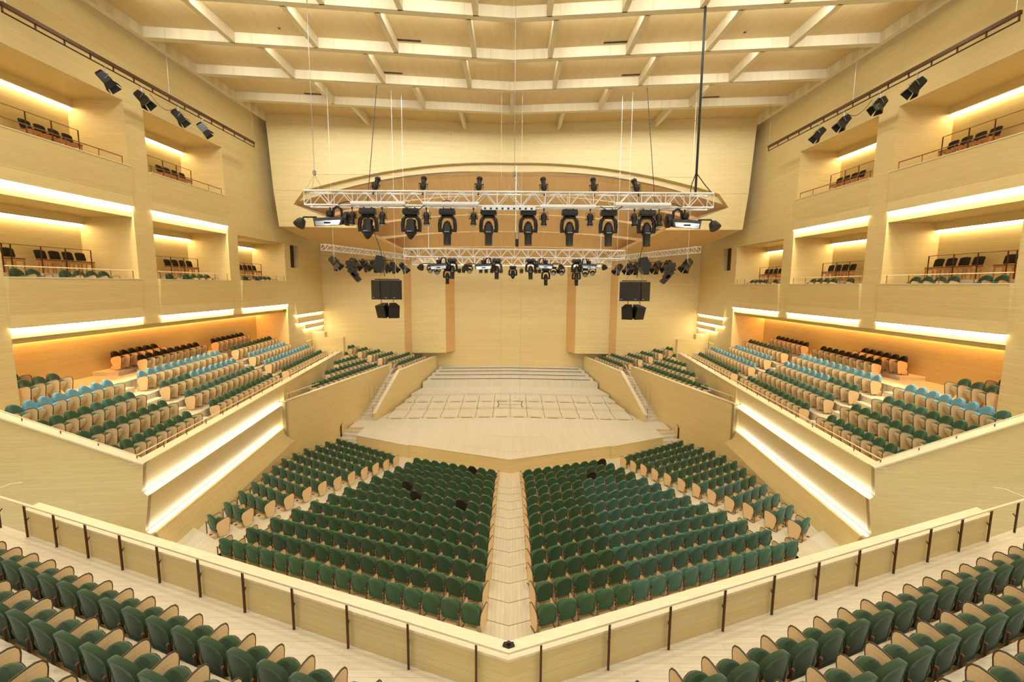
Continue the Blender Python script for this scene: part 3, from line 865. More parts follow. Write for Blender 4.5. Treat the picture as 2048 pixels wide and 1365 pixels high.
# ---- chairs in the boxes
def box_chair_proto():
    r=MB()
    r.box(-.22,.22,.0,.42,.50,.53)
    r.box(-.20,.20,.03,.39,.44,.50)
    o=r.build('box_chair',M['redbrown'])
    for a,b in ((-.20,.02),(.16,.02),(-.20,.37),(.16,.37)):
        l=MB(); l.box(a,a+.04,b,b+.04,0,.50); l.build('leg',M['redbrown'],o)
    b=MB(); b.shell(arc_outline(.23,.30,.36,8,.05),[(.3,0),(.05,0),(0,.006),(0,.025),(.05,.032),(.3,.03)],lambda a,bb,d:(a,d-.25*bb+.3*a*a,.60+bb)); b.build('backrest',M['dark'],o,True)
    for x in (-.21,.18):
        s=MB(); s.box(x,x+.03,-.02,.01,.5,.68); s.build('back_post',M['redbrown'],o)
    c=MB(); c.box(-.215,.215,.005,.415,.532,.56); c.build('seat_pad',M['dark'],o)
    return register(o)
BC=box_chair_proto(); used=[False]
def put_chair(x,y,z,rz,lab):
    o=BC if not used[0] else dup(BC); used[0]=True
    o.location=(x,y,z); o.rotation_euler=(0,0,rz); tag(o,lab,'chair','loose chairs in the boxes')
for sx in (-1,1):
    rz=math.radians(-90 if sx<0 else 90)
    for i,(a,b) in enumerate(BAYS):
        for lvl in range(2 if i<2 else 1):
            zf=.33 if lvl==0 else 5.38
            ys=[b-.60-.58*k for k in range(4)]+([b-3.55] if lvl==0 and i==0 else [])
            for k,y in enumerate(ys):
                put_chair(sx*-1*-19.15 if sx>0 else -19.15,y,zf,rz,f'dark-backed loose chair {ORD[k+1]} from stage end, {["lower","upper"][lvl]} box {NUM[i+1]} from entrance, {SIDE[sx]}')
        ys=[b-.9-.58*k for k in range(4)]+[b-3.9]+([b-4.48] if i==0 else [])
        for k,y in enumerate(ys):
            single('boxseat','fixed_box_chair',M['olive'],sx*17.95,y,-.42,rz,f'green fixed seat {ORD[k+1]} from stage end behind lower box parapet {NUM[i+1]}, {SIDE[sx]}','seat','fixed seats in the lower boxes',False)
# ---------------------------------------------------------------- handrails
def rail(name,path,posts,label,rail_r=.022,post_r=.014,mr='trim',mp='bronze',sx=1,group=None):
    """path: rail points; posts: (x,y,z0,z1)"""
    m=MB(); m.tube(path,rail_r,6); o=m.mirror(sx).build(name,M[mr],None,True)
    for x,y,z0,z1 in posts:
        p=MB(); p.box(x-post_r,x+post_r,y-post_r,y+post_r,z0,z1); p.mirror(sx).build('post',M[mp],o)
    return tag(o,label,'handrail',group)
# rear balcony rail: wooden rail in front of the parapet on slim posts with brackets
for sx in (-1,1):
    r=MB(); f=vline(5.87)
    m=MB()
    a0=Vector((0,5.87,-5.17)); a1=Vector((*f(12.9),-5.17))
    m.prism([(a0.x,a0.y-.03,-5.20),(a1.x,a1.y-.03,-5.20),(a1.x,a1.y+.03,-5.20),(a0.x,a0.y+.03,-5.20)],(0,0,.035))
    o=m.mirror(sx).build('balcony_handrail',M['trim']); tag(o,'long wooden handrail on slim bronze posts along the rear balcony, '+SIDE[sx],'handrail','rear balcony handrails')
    for k in range(12):
        x=.475+1.0905*k
        y=5.87+.3745*x
        if x>12.6: break
        p=MB(); p.box(x-.016,x+.016,y-.016,y+.016,-6.0,-5.20); p.mirror(sx).build('post',M['bronze'],o)
        p=MB(); p.tube([(x,y,-5.62),(x+.05 if False else x,y+.07,-5.55)],.011,5); p.tube([(x-.0,y+.07,-5.55),(x,y+.085,-5.55)],.014,5); p.mirror(sx).build('bracket',M['bronze'],o)
    # small end return at the wall
    m=MB(); m.tube([(12.85,5.87+.3745*12.85,-5.18),(12.85,11.2,-5.18),(12.65,11.3,-5.18)],.016,6); m.mirror(sx).build('rail_return',M['trim'],o)
# side terraces: low rail on the parapet and along the near end
for sx in (-1,1):
    m=[]; zt=-5.58
    a=terr(.22,.10); b=terr(.22,24.6); c=terr(4.6,.10)
    posts=[]
    for k in range(19):
        s=.10+1.36*k; x,y=terr(.22,s); posts.append((x,y,-5.80,zt))
    for k in range(1,5):
        q=.27+1.05*k; x,y=terr(q,.10); posts.append((x,y,-5.82+.425*q,zt+.425*(q-.27)))
    flip=(lambda P:[(-x,y,z) for x,y,z in P])
    rail('terrace_handrail',flip([(*c,zt+.425*4.33),(*a,zt),(*b,zt)]),[(-x,y,z0,z1) for x,y,z0,z1 in posts],'low cream handrail along the lit parapet of the side terrace, '+SIDE[sx],.024,.012,'trim','copper',sx*1)
    # short rails by the steps at the stage end
    x,y=terr(2.3,23.4); x2,y2=terr(2.3,24.8)
    rail('step_handrail',flip([(x,y,-4.75),(x2,y2,-4.75)]),[(-x,y,-5.9,-4.75),(-x2,y2,-5.9,-4.75)],'short pale handrail behind the stage-end terrace seats, '+SIDE[sx],.022,.012,'trim','copper',sx)
    # choir: stair rail and short rail at the hall end
    p=lambda c,t,z:(-cho(c,t)[0],cho(c,t)[1],z)
    rail('stair_handrail',[p(17.25,29.9,-9.0),p(17.25,33.7,-6.5),p(17.25,34.2,-6.45)],[(*p(17.25,29.95,0)[:2],-9.9,-9.0),(*p(17.25,32,0)[:2],-8.5,-7.65),(*p(17.25,34.1,0)[:2],-7.5,-6.46)],'sloping cream handrail of the choir stair, '+SIDE[sx],.02,.012,'trim','copper',sx)
    rail('choir_handrail',[p(18.3,22.3,-6.35),p(18.3,25.3,-6.35)],[(*p(18.3,22.5,0)[:2],-6.75,-6.35),(*p(18.3,25.1,0)[:2],-6.75,-6.35)],'short cream handrail at the hall end of the choir front wall, '+SIDE[sx],.02,.012,'trim','copper',sx)
    rail('gate_handrail',[p(17.3,34.25,-6.5),p(18.1,34.25,-6.5)],[(*p(18.25,34.4,0)[:2],-7.4,-6.45),(*p(18.2,34.0,0)[:2],-7.4,-6.5)],'dark short rail at the top of the choir stair, '+SIDE[sx],.022,.02,'bronze','bronze',sx)
    # dark grab rail by the stage stair
    m=MB(); m.box(11.62,11.70,30.4,30.5,-10.7,-9.75); m.tube([(11.66,30.45,-9.75),(11.66,30.9,-9.4)],.03,6)
    o=m.mirror(sx).build('grab_rail',M['bronze']); tag(o,'short dark grab rail beside the stalls-to-stage stair, '+SIDE[sx],'handrail')
# box rails
for sx in (-1,1):
    for i,(a,b) in enumerate(BAYS):
        for lvl in range(2 if i<2 else 1):
            z0=.165 if lvl==0 else 5.155
            zr=.53 if lvl==0 else 5.48
            mats=('trim','copper') if lvl==0 else ('copper','copper')
            ys=[b-.35,b-1.5,b-2.9,b-4.3,a+.15]
            rail('box_handrail',[(17.1,a+.05,zr),(17.1,b-.33,zr)],[(17.1,y,z0,zr) for y in ys],f'thin rail on the {["lower","upper"][lvl]} box parapet {NUM[i+1]} from entrance, {SIDE[sx]}',.02,.011,*mats,sx,'rails of the boxes')
            zf=.33 if lvl==0 else 5.38; zr2=zf+1.05
            pts=[(18.55,a+.05,zr2),(18.55,b-.75,zr2)]
            ys=[b-.75,b-1.9,b-2.9,b-4.0,b-4.3]
            rail('tier_handrail',pts,[(18.55,y,zf,zr2) for y in ys],f'thin rail before the loose chairs, {["lower","upper"][lvl]} box {NUM[i+1]} from entrance, {SIDE[sx]}',.014,.016,'copper','bronze',sx,'rails of the boxes')

# ---------------------------------------------------------------- trusses
def truss(name,p0,p1,h,w,nb,label,r=.035,rb=.02):
    """box truss between two points: four chords and a lattice"""
    p0=Vector(p0); p1=Vector(p1); d=(p1-p0); L=d.length; d.normalize()
    s=d.cross(Vector((0,0,1))).normalized()*w/2; u=Vector((0,0,h/2))
    o=empty(name,tuple((p0+p1)/2)); inv=-(p0+p1)/2
    for a in (-1,1):
        for b in (-1,1):
            m=MB(); m.tube([p0+s*a+u*b+inv,p1+s*a+u*b+inv],r,8); m.build('chord',M['alu'],o,True)
    lat=MB()
    for k in range(nb+1):
        c=p0+d*(L*k/nb)+inv
        for a in (-1,1):
            lat.tube([c+s*a-u,c+s*a+u],rb,5); lat.tube([c-s+u*a,c+s+u*a],rb*.8,5)
        if k<nb:
            c2=p0+d*(L*(k+1)/nb)+inv; mid=(c+c2)/2
            for a in (-1,1):
                lat.tube([c+s*a-u,mid+s*a+u],rb,5); lat.tube([mid+s*a+u,c2+s*a-u],rb,5)
                lat.tube([c-s+u*a,c2+s+u*a],rb*.7,5)
    lat.build('lattice',M['alu'],o,True)
    return tag(o,label,'truss')
TY=19.3
truss('lighting_truss',(-8.38,TY,3.45),(8.2,TY,3.45),.56,.62,17,'long aluminium lighting truss hung nearest over the stalls')
truss('lighting_truss',(-7.25,31.5,2.12),(7.7,31.5,2.08),.54,.54,16,'aluminium lighting truss above the stage front, second from the hall')
truss('lighting_truss',(-8.5,40.0,1.98),(8.65,40.0,1.9),.62,.6,16,'rearmost aluminium lighting truss over the back of the stage')
for sx in (-1,1):
    truss('lighting_truss',(sx*11.75,29.0,2.26),(sx*8.5,38.0,2.2),.36,.36,12,f'slim aluminium side truss carrying a row of spotlights, {SIDE[sx]}',.022,.013)

def cable(p0,p1,r,mat,label,cat='cable',grp=None,name='hoist_cable',mid=None):
    m=MB(); m.tube([p0]+(mid or [])+[p1],r,5); o=m.build(name,M[mat],None,True); return tag(o,label,cat,grp)
G='thin steel hoist wires'
for x,y,z,lab in [(-8.05,TY,11.3,'left end of the front truss'),(0.12,TY,11.3,'middle of the front truss')]:
    cable((x,y,4.5),(x*1.0,y,z),.010,'metal',f'thin steel wire above the {lab}',grp=G)
    b=MB(); b.lathe([(.02,-.12),(.07,-.08),(.07,.06),(.02,.1)],(x,y,4.5),(0,0,1),8)
    for dx in (-.28,.28):
        for dy in (-.3,.3): b.tube([(x,y,4.42),(x+dx,y+dy,3.74)],.007,4)
    tag(b.build('hoist_hook',M['metal'],None,True),f'small steel hook and bridle at the {lab}','hoist hook')
m=MB()
for k,(dx,dy) in enumerate([(0,0),(.05,.02),(.02,.06)]): m.tube([(7.55+dx,TY+dy,3.75),(7.55+dx,TY+dy,11.34)],.028,5)
o=m.build('power_cable',M['black'],None,True); tag(o,'thick black bundle of power cables from ceiling to truss','cable')
m=MB(); m.tube([(7.55,TY,4.6),(7.9,TY-.1,4.1),(8.1,TY-.3,3.75)],.02,5); m.tube([(7.55,TY,4.6),(7.35,TY-.1,4.1),(7.25,TY-.3,3.75)],.02,5); m.build('cable_tail',M['black'],o,True)
cable((-8.05,TY,4.42),(7.5,TY,4.42),.006,'metal','fine level wire strung above the front truss',grp=None,name='safety_wire')
for sx in (-1,1):
    sd=SIDE[sx]
    cable((sx*7.55,27.5,.45),(sx*7.7,27.5,11.3),.022,'black',f'black cable that holds the loudspeaker cluster, {sd}',mid=[(sx*7.75,27.5,2.0),(sx*8.5,27.5,4.2)])
    for k,x in enumerate((10.7,7.1,6.6)):
        cable((sx*x,27.9+.4*k,1.4 if k==0 else .5),(sx*x,27.9+.4*k,11.3),.008,'alu',f'fine pale wire {ORD[k+1]} from the wall, by the loudspeakers, {sd}',grp=G)
for k,x in enumerate((-.62,.62)):
    cable((x,28.4,-7.6),(x,28.4,11.3),.006,'metal',f'fine wire of the hanging microphone bar, {["left-side","right-side"][k]}',grp=G)
m=MB(); m.tube([(-.62,28.4,-7.62),(.62,28.4,-7.62)],.018,6)
o=m.build('microphone_bar',M['metal'],None,True); tag(o,'thin metal bar hanging on two wires above the stage','microphone bar')
for s in (-1,1):
    m=MB(); m.tube([(s*.80,28.4,-7.40),(s*.70,28.4,-7.62),(s*.82,28.4,-7.80)],.025,6); m.build('end_hook',M['bronze'],o,True)
for k,x in enumerate((-5.6,.3,6.1)):
    cable((x,31.5,2.38),(x,31.5,5.2 if k!=1 else 7.2),.02,'alu',f'white suspension rod {ORD[k+1]} from the wall above the stage-front truss',grp='suspension rods')
m=MB(); m.lathe([(.03,-.5),(.11,-.48),(.11,0),(.03,.02)],(.37,29.5,2.9),(0,0,1),10); m.lathe([(.125,-.02),(.125,.4),(.03,.45)],(.37,29.5,2.9),(0,0,1),10,1)
o=m.build('hanging_speaker',[M['black'],M['metal']],None,True); tag(o,'small grey and black cylinder hanging at the middle of the stage truss','hanging cylinder')
cable((.30,29.5,3.3),(.30,29.5,7.4),.012,'alu','pale wire that holds the small hanging cylinder')

# ---------------------------------------------------------------- stage lamps (each prototype hangs from its origin)
def moving_head_proto(name,spread,body,s=1.0):
    """base on top, U-shaped yoke, head; body: (kind) 'long' or 'round'"""
    o=empty(name)
    S=lambda v:tuple(c*s for c in v)
    m=MB()
    for x in (-.13,.13): m.tube([S((x,0,.06)),S((x,0,.0))],.025*s,6)
    ring=[(-.27,-.18),(.27,-.18),(.29,-.1),(.29,.1),(.27,.18),(-.27,.18),(-.29,.1),(-.29,-.1)]
    m.hexa([S((a*.9,b*.9,-.20)) for a,b in ring],[S((a,b,-.13)) for a,b in ring]); m.hexa([S((a,b,-.13)) for a,b in ring],[S((a*.92,b*.9,-.0)) for a,b in ring])
    m.build('base',M['lampblack'],o)
    m=MB(); w=spread
    m.tube([S(p) for p in [(-w,0,-.78),(-w,0,-.55),(-w*.92,0,-.36),(-w*.55,0,-.25),(0,0,-.23),(w*.55,0,-.25),(w*.92,0,-.36),(w,0,-.55),(w,0,-.78)]],[.055*s,.07*s,.07*s,.065*s,.07*s,.065*s,.07*s,.07*s,.055*s],8); m.build('yoke',M['lampblack'],o,True)
    m=MB()
    if body=='long':
        m.lathe([(.04*s,0),(.10*s,.05*s),(.16*s,.2*s),(.17*s,.42*s),(.135*s,.46*s),(.13*s,.80*s),(.14*s,.83*s)],S((0,0,-.40)),(0,-.12,-1),10)
    else:
        m.lathe([(.05*s,-.02*s),(.10*s,.02*s),(.165*s,.04*s),(.165*s,.25*s),(.20*s,.26*s),(.205*s,.52*s),(.16*s,.54*s),(.13*s,.62*s),(.05*s,.72*s)],S((0,.02,-.34)),(0,-.22,-1),8)
    h=m.build('head',M['black'],o,True)
    m=MB(); m.box(-.08*s,.08*s,-.215*s if body=='long' else -.345*s,-.19*s if body=='long' else -.32*s,-.80*s,-.775*s); m.build('display',M['lens'],h)
    m=MB()
    for x in (-w,w): m.lathe([(.06*s,-.05*s),(.06*s,.05*s)],S((x*.8,0,-.72)),(1,0,0),8)
    m.build('pivot',M['lampblack'],o)
    return register(o)
def profile_proto(name='profile_spot'):
    o=empty(name)
    m=MB(); m.tube([(0,0,.06),(0,0,-.10)],.02,6); m.lathe([(.035,-.03),(.035,.03)],(0,0,.03),(1,0,0),8); m.build('clamp',M['black'],o)
    m=MB(); m.tube([(-.17,0,-.36),(-.17,0,-.12),(.17,0,-.12),(.17,0,-.36)],.012,5); m.build('yoke',M['black'],o)
    m=MB(); m.lathe([(.04,0),(.11,.03),(.135,.1),(.135,.2),(.10,.24),(.10,.42),(.125,.44),(.125,.50)],(0,.06,-.14),(0,-.28,-1),12); b=m.build('barrel',M['lampblack'],o,True)
    m=MB(); m.lathe([(.095,0),(.09,.012)],(0,-.085,-.66),(0,-.28,-1),12); m.build('lens',M['lens'],b,True)
    m=MB(); m.box(-.19,-.10,-.02,.02,-.40,-.36); m.box(.10,.19,-.02,.02,-.40,-.36); m.build('knob',M['black'],o)
    return register(o)
def fresnel_proto(name='fresnel_spot'):
    """box lamp with barn doors, aimed down and towards +x/-y"""
    o=empty(name)
    m=MB(); m.tube([(0,0,.05),(0,0,-.22)],.018,6); m.lathe([(.04,-.035),(.04,.035)],(0,0,.02),(0,1,0),8); m.build('clamp',M['metal'],o,True)
    ax=Vector((.62,.10,-.78)).normalized(); sd=ax.cross(Vector((0,0,1))).normalized(); up=sd.cross(ax)
    c=Vector((-.06,0,-.36))
    B=lambda u,v,w:tuple(c+sd*u+up*v+ax*w)
    m=MB(); m.tube([B(-.2,0,.15),B(-.2,.22,.1),(0,0,-.22),B(.2,.22,.1),B(.2,0,.15)],.012,5); m.build('yoke',M['metal'],o)
    m=MB(); w,h=.165,.15
    m.hexa([B(-w*.8,-h*.8,-.2),B(w*.8,-h*.8,-.2),B(w*.8,h*.8,-.2),B(-w*.8,h*.8,-.2)],[B(-w,-h,-.12),B(w,-h,-.12),B(w,h,-.12),B(-w,h,-.12)])
    m.hexa([B(-w,-h,-.12),B(w,-h,-.12),B(w,h,-.12),B(-w,h,-.12)],[B(-w,-h,.25),B(w,-h,.25),B(w,h,.25),B(-w,h,.25)])
    for k in range(3): m.hexa([B(-w*.6,h,-.05+.09*k),B(w*.6,h,-.05+.09*k),B(w*.6,h,.0+.09*k),B(-w*.6,h,.0+.09*k)],[B(-w*.6,h+.03,-.04+.09*k),B(w*.6,h+.03,-.04+.09*k),B(w*.6,h+.03,-.01+.09*k),B(-w*.6,h+.03,-.01+.09*k)])
    b=m.build('housing',M['lampblack'],o)
    m=MB(); m.hexa([B(-.13,-.12,.251),B(.13,-.12,.251),B(.13,.12,.251),B(-.13,.12,.251)],[B(-.13,-.12,.257),B(.13,-.12,.257),B(.13,.12,.257),B(-.13,.12,.257)]); m.build('lens',M['lens'],b)
    for u,v in ((1,0),(-1,0),(0,1),(0,-1)):
        m=MB()
        if u: q=[B(u*.16,-.14,.26),B(u*.16,.14,.26),B(u*.25,.19,.52),B(u*.25,-.19,.52)]; n=sd*.008*u
        else: q=[B(-.15,v*.15,.26),B(.15,v*.15,.26),B(.20,v*.24,.5),B(-.20,v*.24,.5)]; n=up*.008*v
        m.prism(q,tuple(n)); m.build('barn_door',M['black'],o)
    return register(o)
def flood_proto(name='hanging_flood_light'):
    """long housing with a pale opening and a side-mounted lamp head on an arm"""
    o=empty(name)
    m=MB(); m.tube([(0,0,.05),(0,0,-.2)],.03,6); m.lathe([(.12,-.1),(.16,0),(.12,.1)],(-.02,0,-.18),(0,0,1),10); m.build('clamp',M['black'],o,True)
    m=MB()
    m.hexa([(-.46,-.30,-.66),(.46,-.30,-.61),(.46,.16,-.52),(-.46,.16,-.57)],[(-.54,-.22,-.36),(.54,-.22,-.31),(.50,.22,-.24),(-.50,.22,-.29)])
    m.lathe([(.2,0),(.25,.06),(.25,.16),(.15,.2)],(.5,-.05,-.36),(1,0,0),10)
    h=m.build('housing',M['black'],o)
    m=MB(); m.prism([(-.41,-.305,-.645),(.41,-.305,-.595),(.45,-.262,-.425),(-.45,-.262,-.475)],(0,-.012,-.0)); m.build('window',M['lens'],h)
    m=MB(); m.box(-.12,.12,-.305,-.285,-.56,-.50); m.build('badge_plate',M['black'],h)
    m=MB(); m.tube([(.1,0,-.27),(.12,0,-.02),(.26,0,.08),(.40,0,-.02),(.42,0,-.27)],.05,6); m.build('cable_loop',M['black'],o,True)
    m=MB(); m.tube([(-.5,0,-.30),(-.95,0,-.30),(-1.05,0,-.4)],.03,6); m.build('arm',M['black'],o,True)
    m=MB(); m.lathe([(.06,0),(.14,.05),(.2,.24),(.21,.30)],(-1.02,0.05,-.36),(-.25,-.5,-.8),10); m.build('side_lamp',M['black'],o,True)
    return register(o)
def par_proto(name='hanging_par_lamp'):
    o=empty(name)
    m=MB(); m.tube([(0,0,.02),(0,0,-.06)],.02,5); m.tube([(-.13,0,-.2),(-.13,0,-.06),(.13,0,-.06),(.13,0,-.2)],.012,4); m.build('yoke',M['black'],o)
    m=MB(); m.lathe([(.06,0),(.12,.05),(.125,.30)],(0,.03,-.10),(0,-.3,-1),9); b=m.build('can',M['black'],o,True)
    m=MB(); m.lathe([(.11,0),(.10,.01)],(0,-.06,-.392),(0,-.3,-1),9); m.build('lens',M['redbrown'],b)
    return register(o)
def wash_proto(name='hanging_wash_light'):
    o=empty(name)
    m=MB(); m.tube([(0,0,.05),(0,0,-.02)],.03,5); m.box(-.2,.2,-.14,.14,-.12,-.02); m.build('base',M['black'],o)
    m=MB(); m.tube([(-.21,0,-.42),(-.21,0,-.2),(-.1,0,-.13),(.1,0,-.13),(.21,0,-.2),(.21,0,-.42)],.045,6); m.build('yoke',M['black'],o,True)
    m=MB(); m.lathe([(.08,0),(.17,.04),(.18,.2),(.15,.26)],(0,.08,-.38),(0,-.85,-.5),10); b=m.build('head',M['black'],o,True)
    m=MB(); m.lathe([(.135,0),(.12,.015)],(0,-.143,-.511),(0,-.85,-.5),10); m.build('lens',M['lens'],b)
    return register(o)
class Stock:
    def __init__(s,p): s.p=p; s.u=False
    def put(s,x,y,z,rz,label,cat,group,scale=None,ry=0):
        o=s.p if not s.u else dup(s.p); s.u=True
        o.location=(x,y,z); o.rotation_euler=(0,ry,rz)
        if scale: o.scale=(scale,)*3
        tag(o,label,cat,group); return o
MHR=Stock(moving_head_proto('hanging_moving_head',.30,'round',1.18)); MHL=Stock(moving_head_proto('hanging_moving_head',.27,'long',1.18))
PRO=Stock(profile_proto()); FRE=Stock(fresnel_proto()); FLO=Stock(flood_proto()); PAR=Stock(par_proto()); WAS=Stock(wash_proto())
zb=3.06
for k,x in enumerate((-5.89,-4.12,-2.63,-.93,.70,2.40,4.0,5.58)):
    (MHR if k<2 else MHL).put(x,TY-.1,zb,0,f'large black moving head {ORD[k+1]} from the left along the front truss','stage lamp','moving heads on the front truss')
for k,x in enumerate((-6.48,-5.26,-3.46,-1.54,1.33,3.22,5.02,6.03)):
    PRO.put(x,TY-.25,zb-.02,.15*(1 if x<0 else -1)*(k%3-.5),f'small black profile spot {ORD[k+1]} from the left under the front truss','stage lamp','profile spots under the front truss')
for k,x in enumerate((-5.70,-3.66,-1.37,1.36,3.42,5.25)):
    o=PRO.put(x,TY+.1,3.72,math.pi*.96,f'black profile spot standing {ORD[k+1]} from the left on top of the front truss','stage lamp','profile spots on the front truss')
    o.rotation_euler=(math.pi+.1,(.35 if k==0 else .1) if x<0 else (-.35 if k==5 else -.1),0)
FLO.put(-7.45,TY-.05,3.06,0,'wide black flood light hanging at the left end of the front truss','stage lamp','flood lights at the truss ends',1.15)
o=FLO.put(7.15,TY-.05,3.06,0,'wide black flood light hanging at the right end of the front truss','stage lamp','flood lights at the truss ends')
o.scale=(-1.15,1.15,1.15)
for k,(a,b,z) in enumerate([(-6.5,-4.3,3.24),(-3.58,-1.33,3.24),(1.16,3.41,3.16),(4.21,6.46,3.26)]):
    m=MB(); m.lathe([(.075,a),(.08,a+.02),(.08,b-.02),(.075,b)],(0,TY-.34,z),(1,0,0),10); o=m.build('light_tube',M['white'],None,True); tag(o,f'white tube {ORD[k+1]} from the left fixed along the front truss','tube','white tubes on the front truss')
m=MB(); m.box(-1.19,.98,TY-.40,TY-.26,3.0,3.14); o=m.build('socket_strip',M['alu']); tag(o,'pale socket strip with dark sockets under the middle of the front truss','socket strip')
for k in range(9):
    d=MB(); d.box(-1.10+.235*k,-1.02+.235*k,TY-.42,TY-.40,3.02,3.09); d.build('socket',M['black'],o)
# cables draped on the front truss
for k,(x0,x1,dz) in enumerate([(-7.0,-6.2,.18),(-4.4,-3.5,.25),(-3.0,-2.2,.3),(3.6,4.5,.2),(5.9,6.9,.22)]):
    n=8; pts=[(x0+(x1-x0)*i/n,TY-.36,3.18-dz*math.sin(math.pi*i/n)*(1 if k%2 else -.6)) for i in range(n+1)]
    m=MB(); m.tube(pts,.016,5); tag(m.build('lamp_cable',M['black'],None,True),f'black lamp cable looped {ORD[k+1]} from the left on the front truss','cable','cables on the front truss')
# lamps of the stage trusses
for k,x in enumerate((-4.88,-1.84,2.33,5.27)):
    o=FLO.put(x,31.3,1.74,0,f'dark flood light {ORD[k+1]} from the left under the stage-front truss','stage lamp','lamps of the stage-front truss')
    if x>0: o.scale=(-1,1,1)
for k,x in enumerate((-4.0,-.97,1.34,4.48)):
    MHL.put(x,31.45,1.75,0,f'moving head {ORD[k+1]} from the left high on the stage-front truss','stage lamp','lamps of the stage-front truss',.95)
for k,(x,z) in enumerate(((-4.62,1.25),(2.54,1.2),(4.77,1.2))):
    MHL.put(x,33.5,z,0,f'moving head {ORD[k+1]} from the left hanging low behind the stage-front truss','stage lamp','lamps of the stage-front truss',.85)
MHR.put(.14,33.4,1.35,0,'lone round moving head at the middle below the stage trusses','stage lamp','lamps of the stage-front truss',.75)
for k,(x,z) in enumerate([(-5.71,1.4),(-5.23,1.3),(-2.94,1.4),(3.02,1.3),(3.6,1.3),(5.28,1.2),(5.79,1.3)]):
    WAS.put(x,32.6,z,.2 if x<0 else -.2,f'small wash light {ORD[k+1]} from the left below the stage trusses','stage lamp','wash lights of the stage trusses')
for k,x in enumerate((-3.69,-3.40,-2.16,-1.78,-1.36,-.71,.76,1.78,2.06,3.40)):
    PAR.put(x,33.0,1.22,.2 if k%2 else -.2,f'small par lamp {ORD[k+1]} from the left below the stage trusses','stage lamp','par lamps of the stage trusses')
for sx in (-1,1):
    pv=[(.10,1),(.30,1),(.42,1),(.54,1),(.68,1),(.78,1),(.93,1)]
    for k,(t,_) in enumerate(pv):
        x=11.75-3.25*t; y=29+9*t
        o=FRE.put(sx*x,y,1.94-.01*t,0 if sx<0 else math.pi,f'black spotlight {ORD[k+1]} from the hall on the slim side truss, {SIDE[sx]}','stage lamp','spotlights on the side trusses',1.25)
        o.rotation_euler=(0,0,(-.5 if k%2 else -.25) if sx<0 else math.pi+(.5 if k%2 else .25))
# long lamp bars along the upper side walls
for sx in (-1,1):
    o=empty('hanging_lamp_bar',(sx*15.9,22.4,8.5))
    m=MB(); m.box(-.06,.06,-7.05,7.0,.02,.14); m.build('upper_rail',M['bronze'],o)
    m=MB(); m.tube([(0,-7.05,-.16),(0,7.0,-.16)],.026,6); m.build('lower_rail',M['bronze'],o)
    for k in range(15):
        m=MB(); m.box(-.015,.015,-7.05+1.0*k,-7.0+1.0*k,-.18,.04); m.build('spacer',M['bronze'],o)
    m=MB()
    for yy in (-6.9,0,6.95): m.tube([(0,yy,.14),(0,yy,2.8)],.008,4)
    m.build('hanging_wire',M['metal'],o)
    tag(o,'long dark lamp bar hung along the upper side wall, '+SIDE[sx],'lamp bar')
    for k,y in enumerate((18.95,20.75,22.9,24.65)):
        l=FRE.put(sx*15.9,y,8.31,0,f'black barn-door spotlight {ORD[k+1]} from the entrance on the wall lamp bar, {SIDE[sx]}','stage lamp','spotlights on the wall lamp bars',1.0)
        l.rotation_euler=(0,0,(.25,-.1,.1,.3)[k] if sx<0 else math.pi-(.25,-.1,.1,.3)[k])
    m=MB(); n=10
    m.tube([(sx*15.9,21.2+.16*i,8.22-.35*math.sin(math.pi*i/n)) for i in range(n+1)],.012,4); tag(m.build('lamp_cable',M['black'],None,True),'thin cable looped under the wall lamp bar, '+SIDE[sx],'cable')

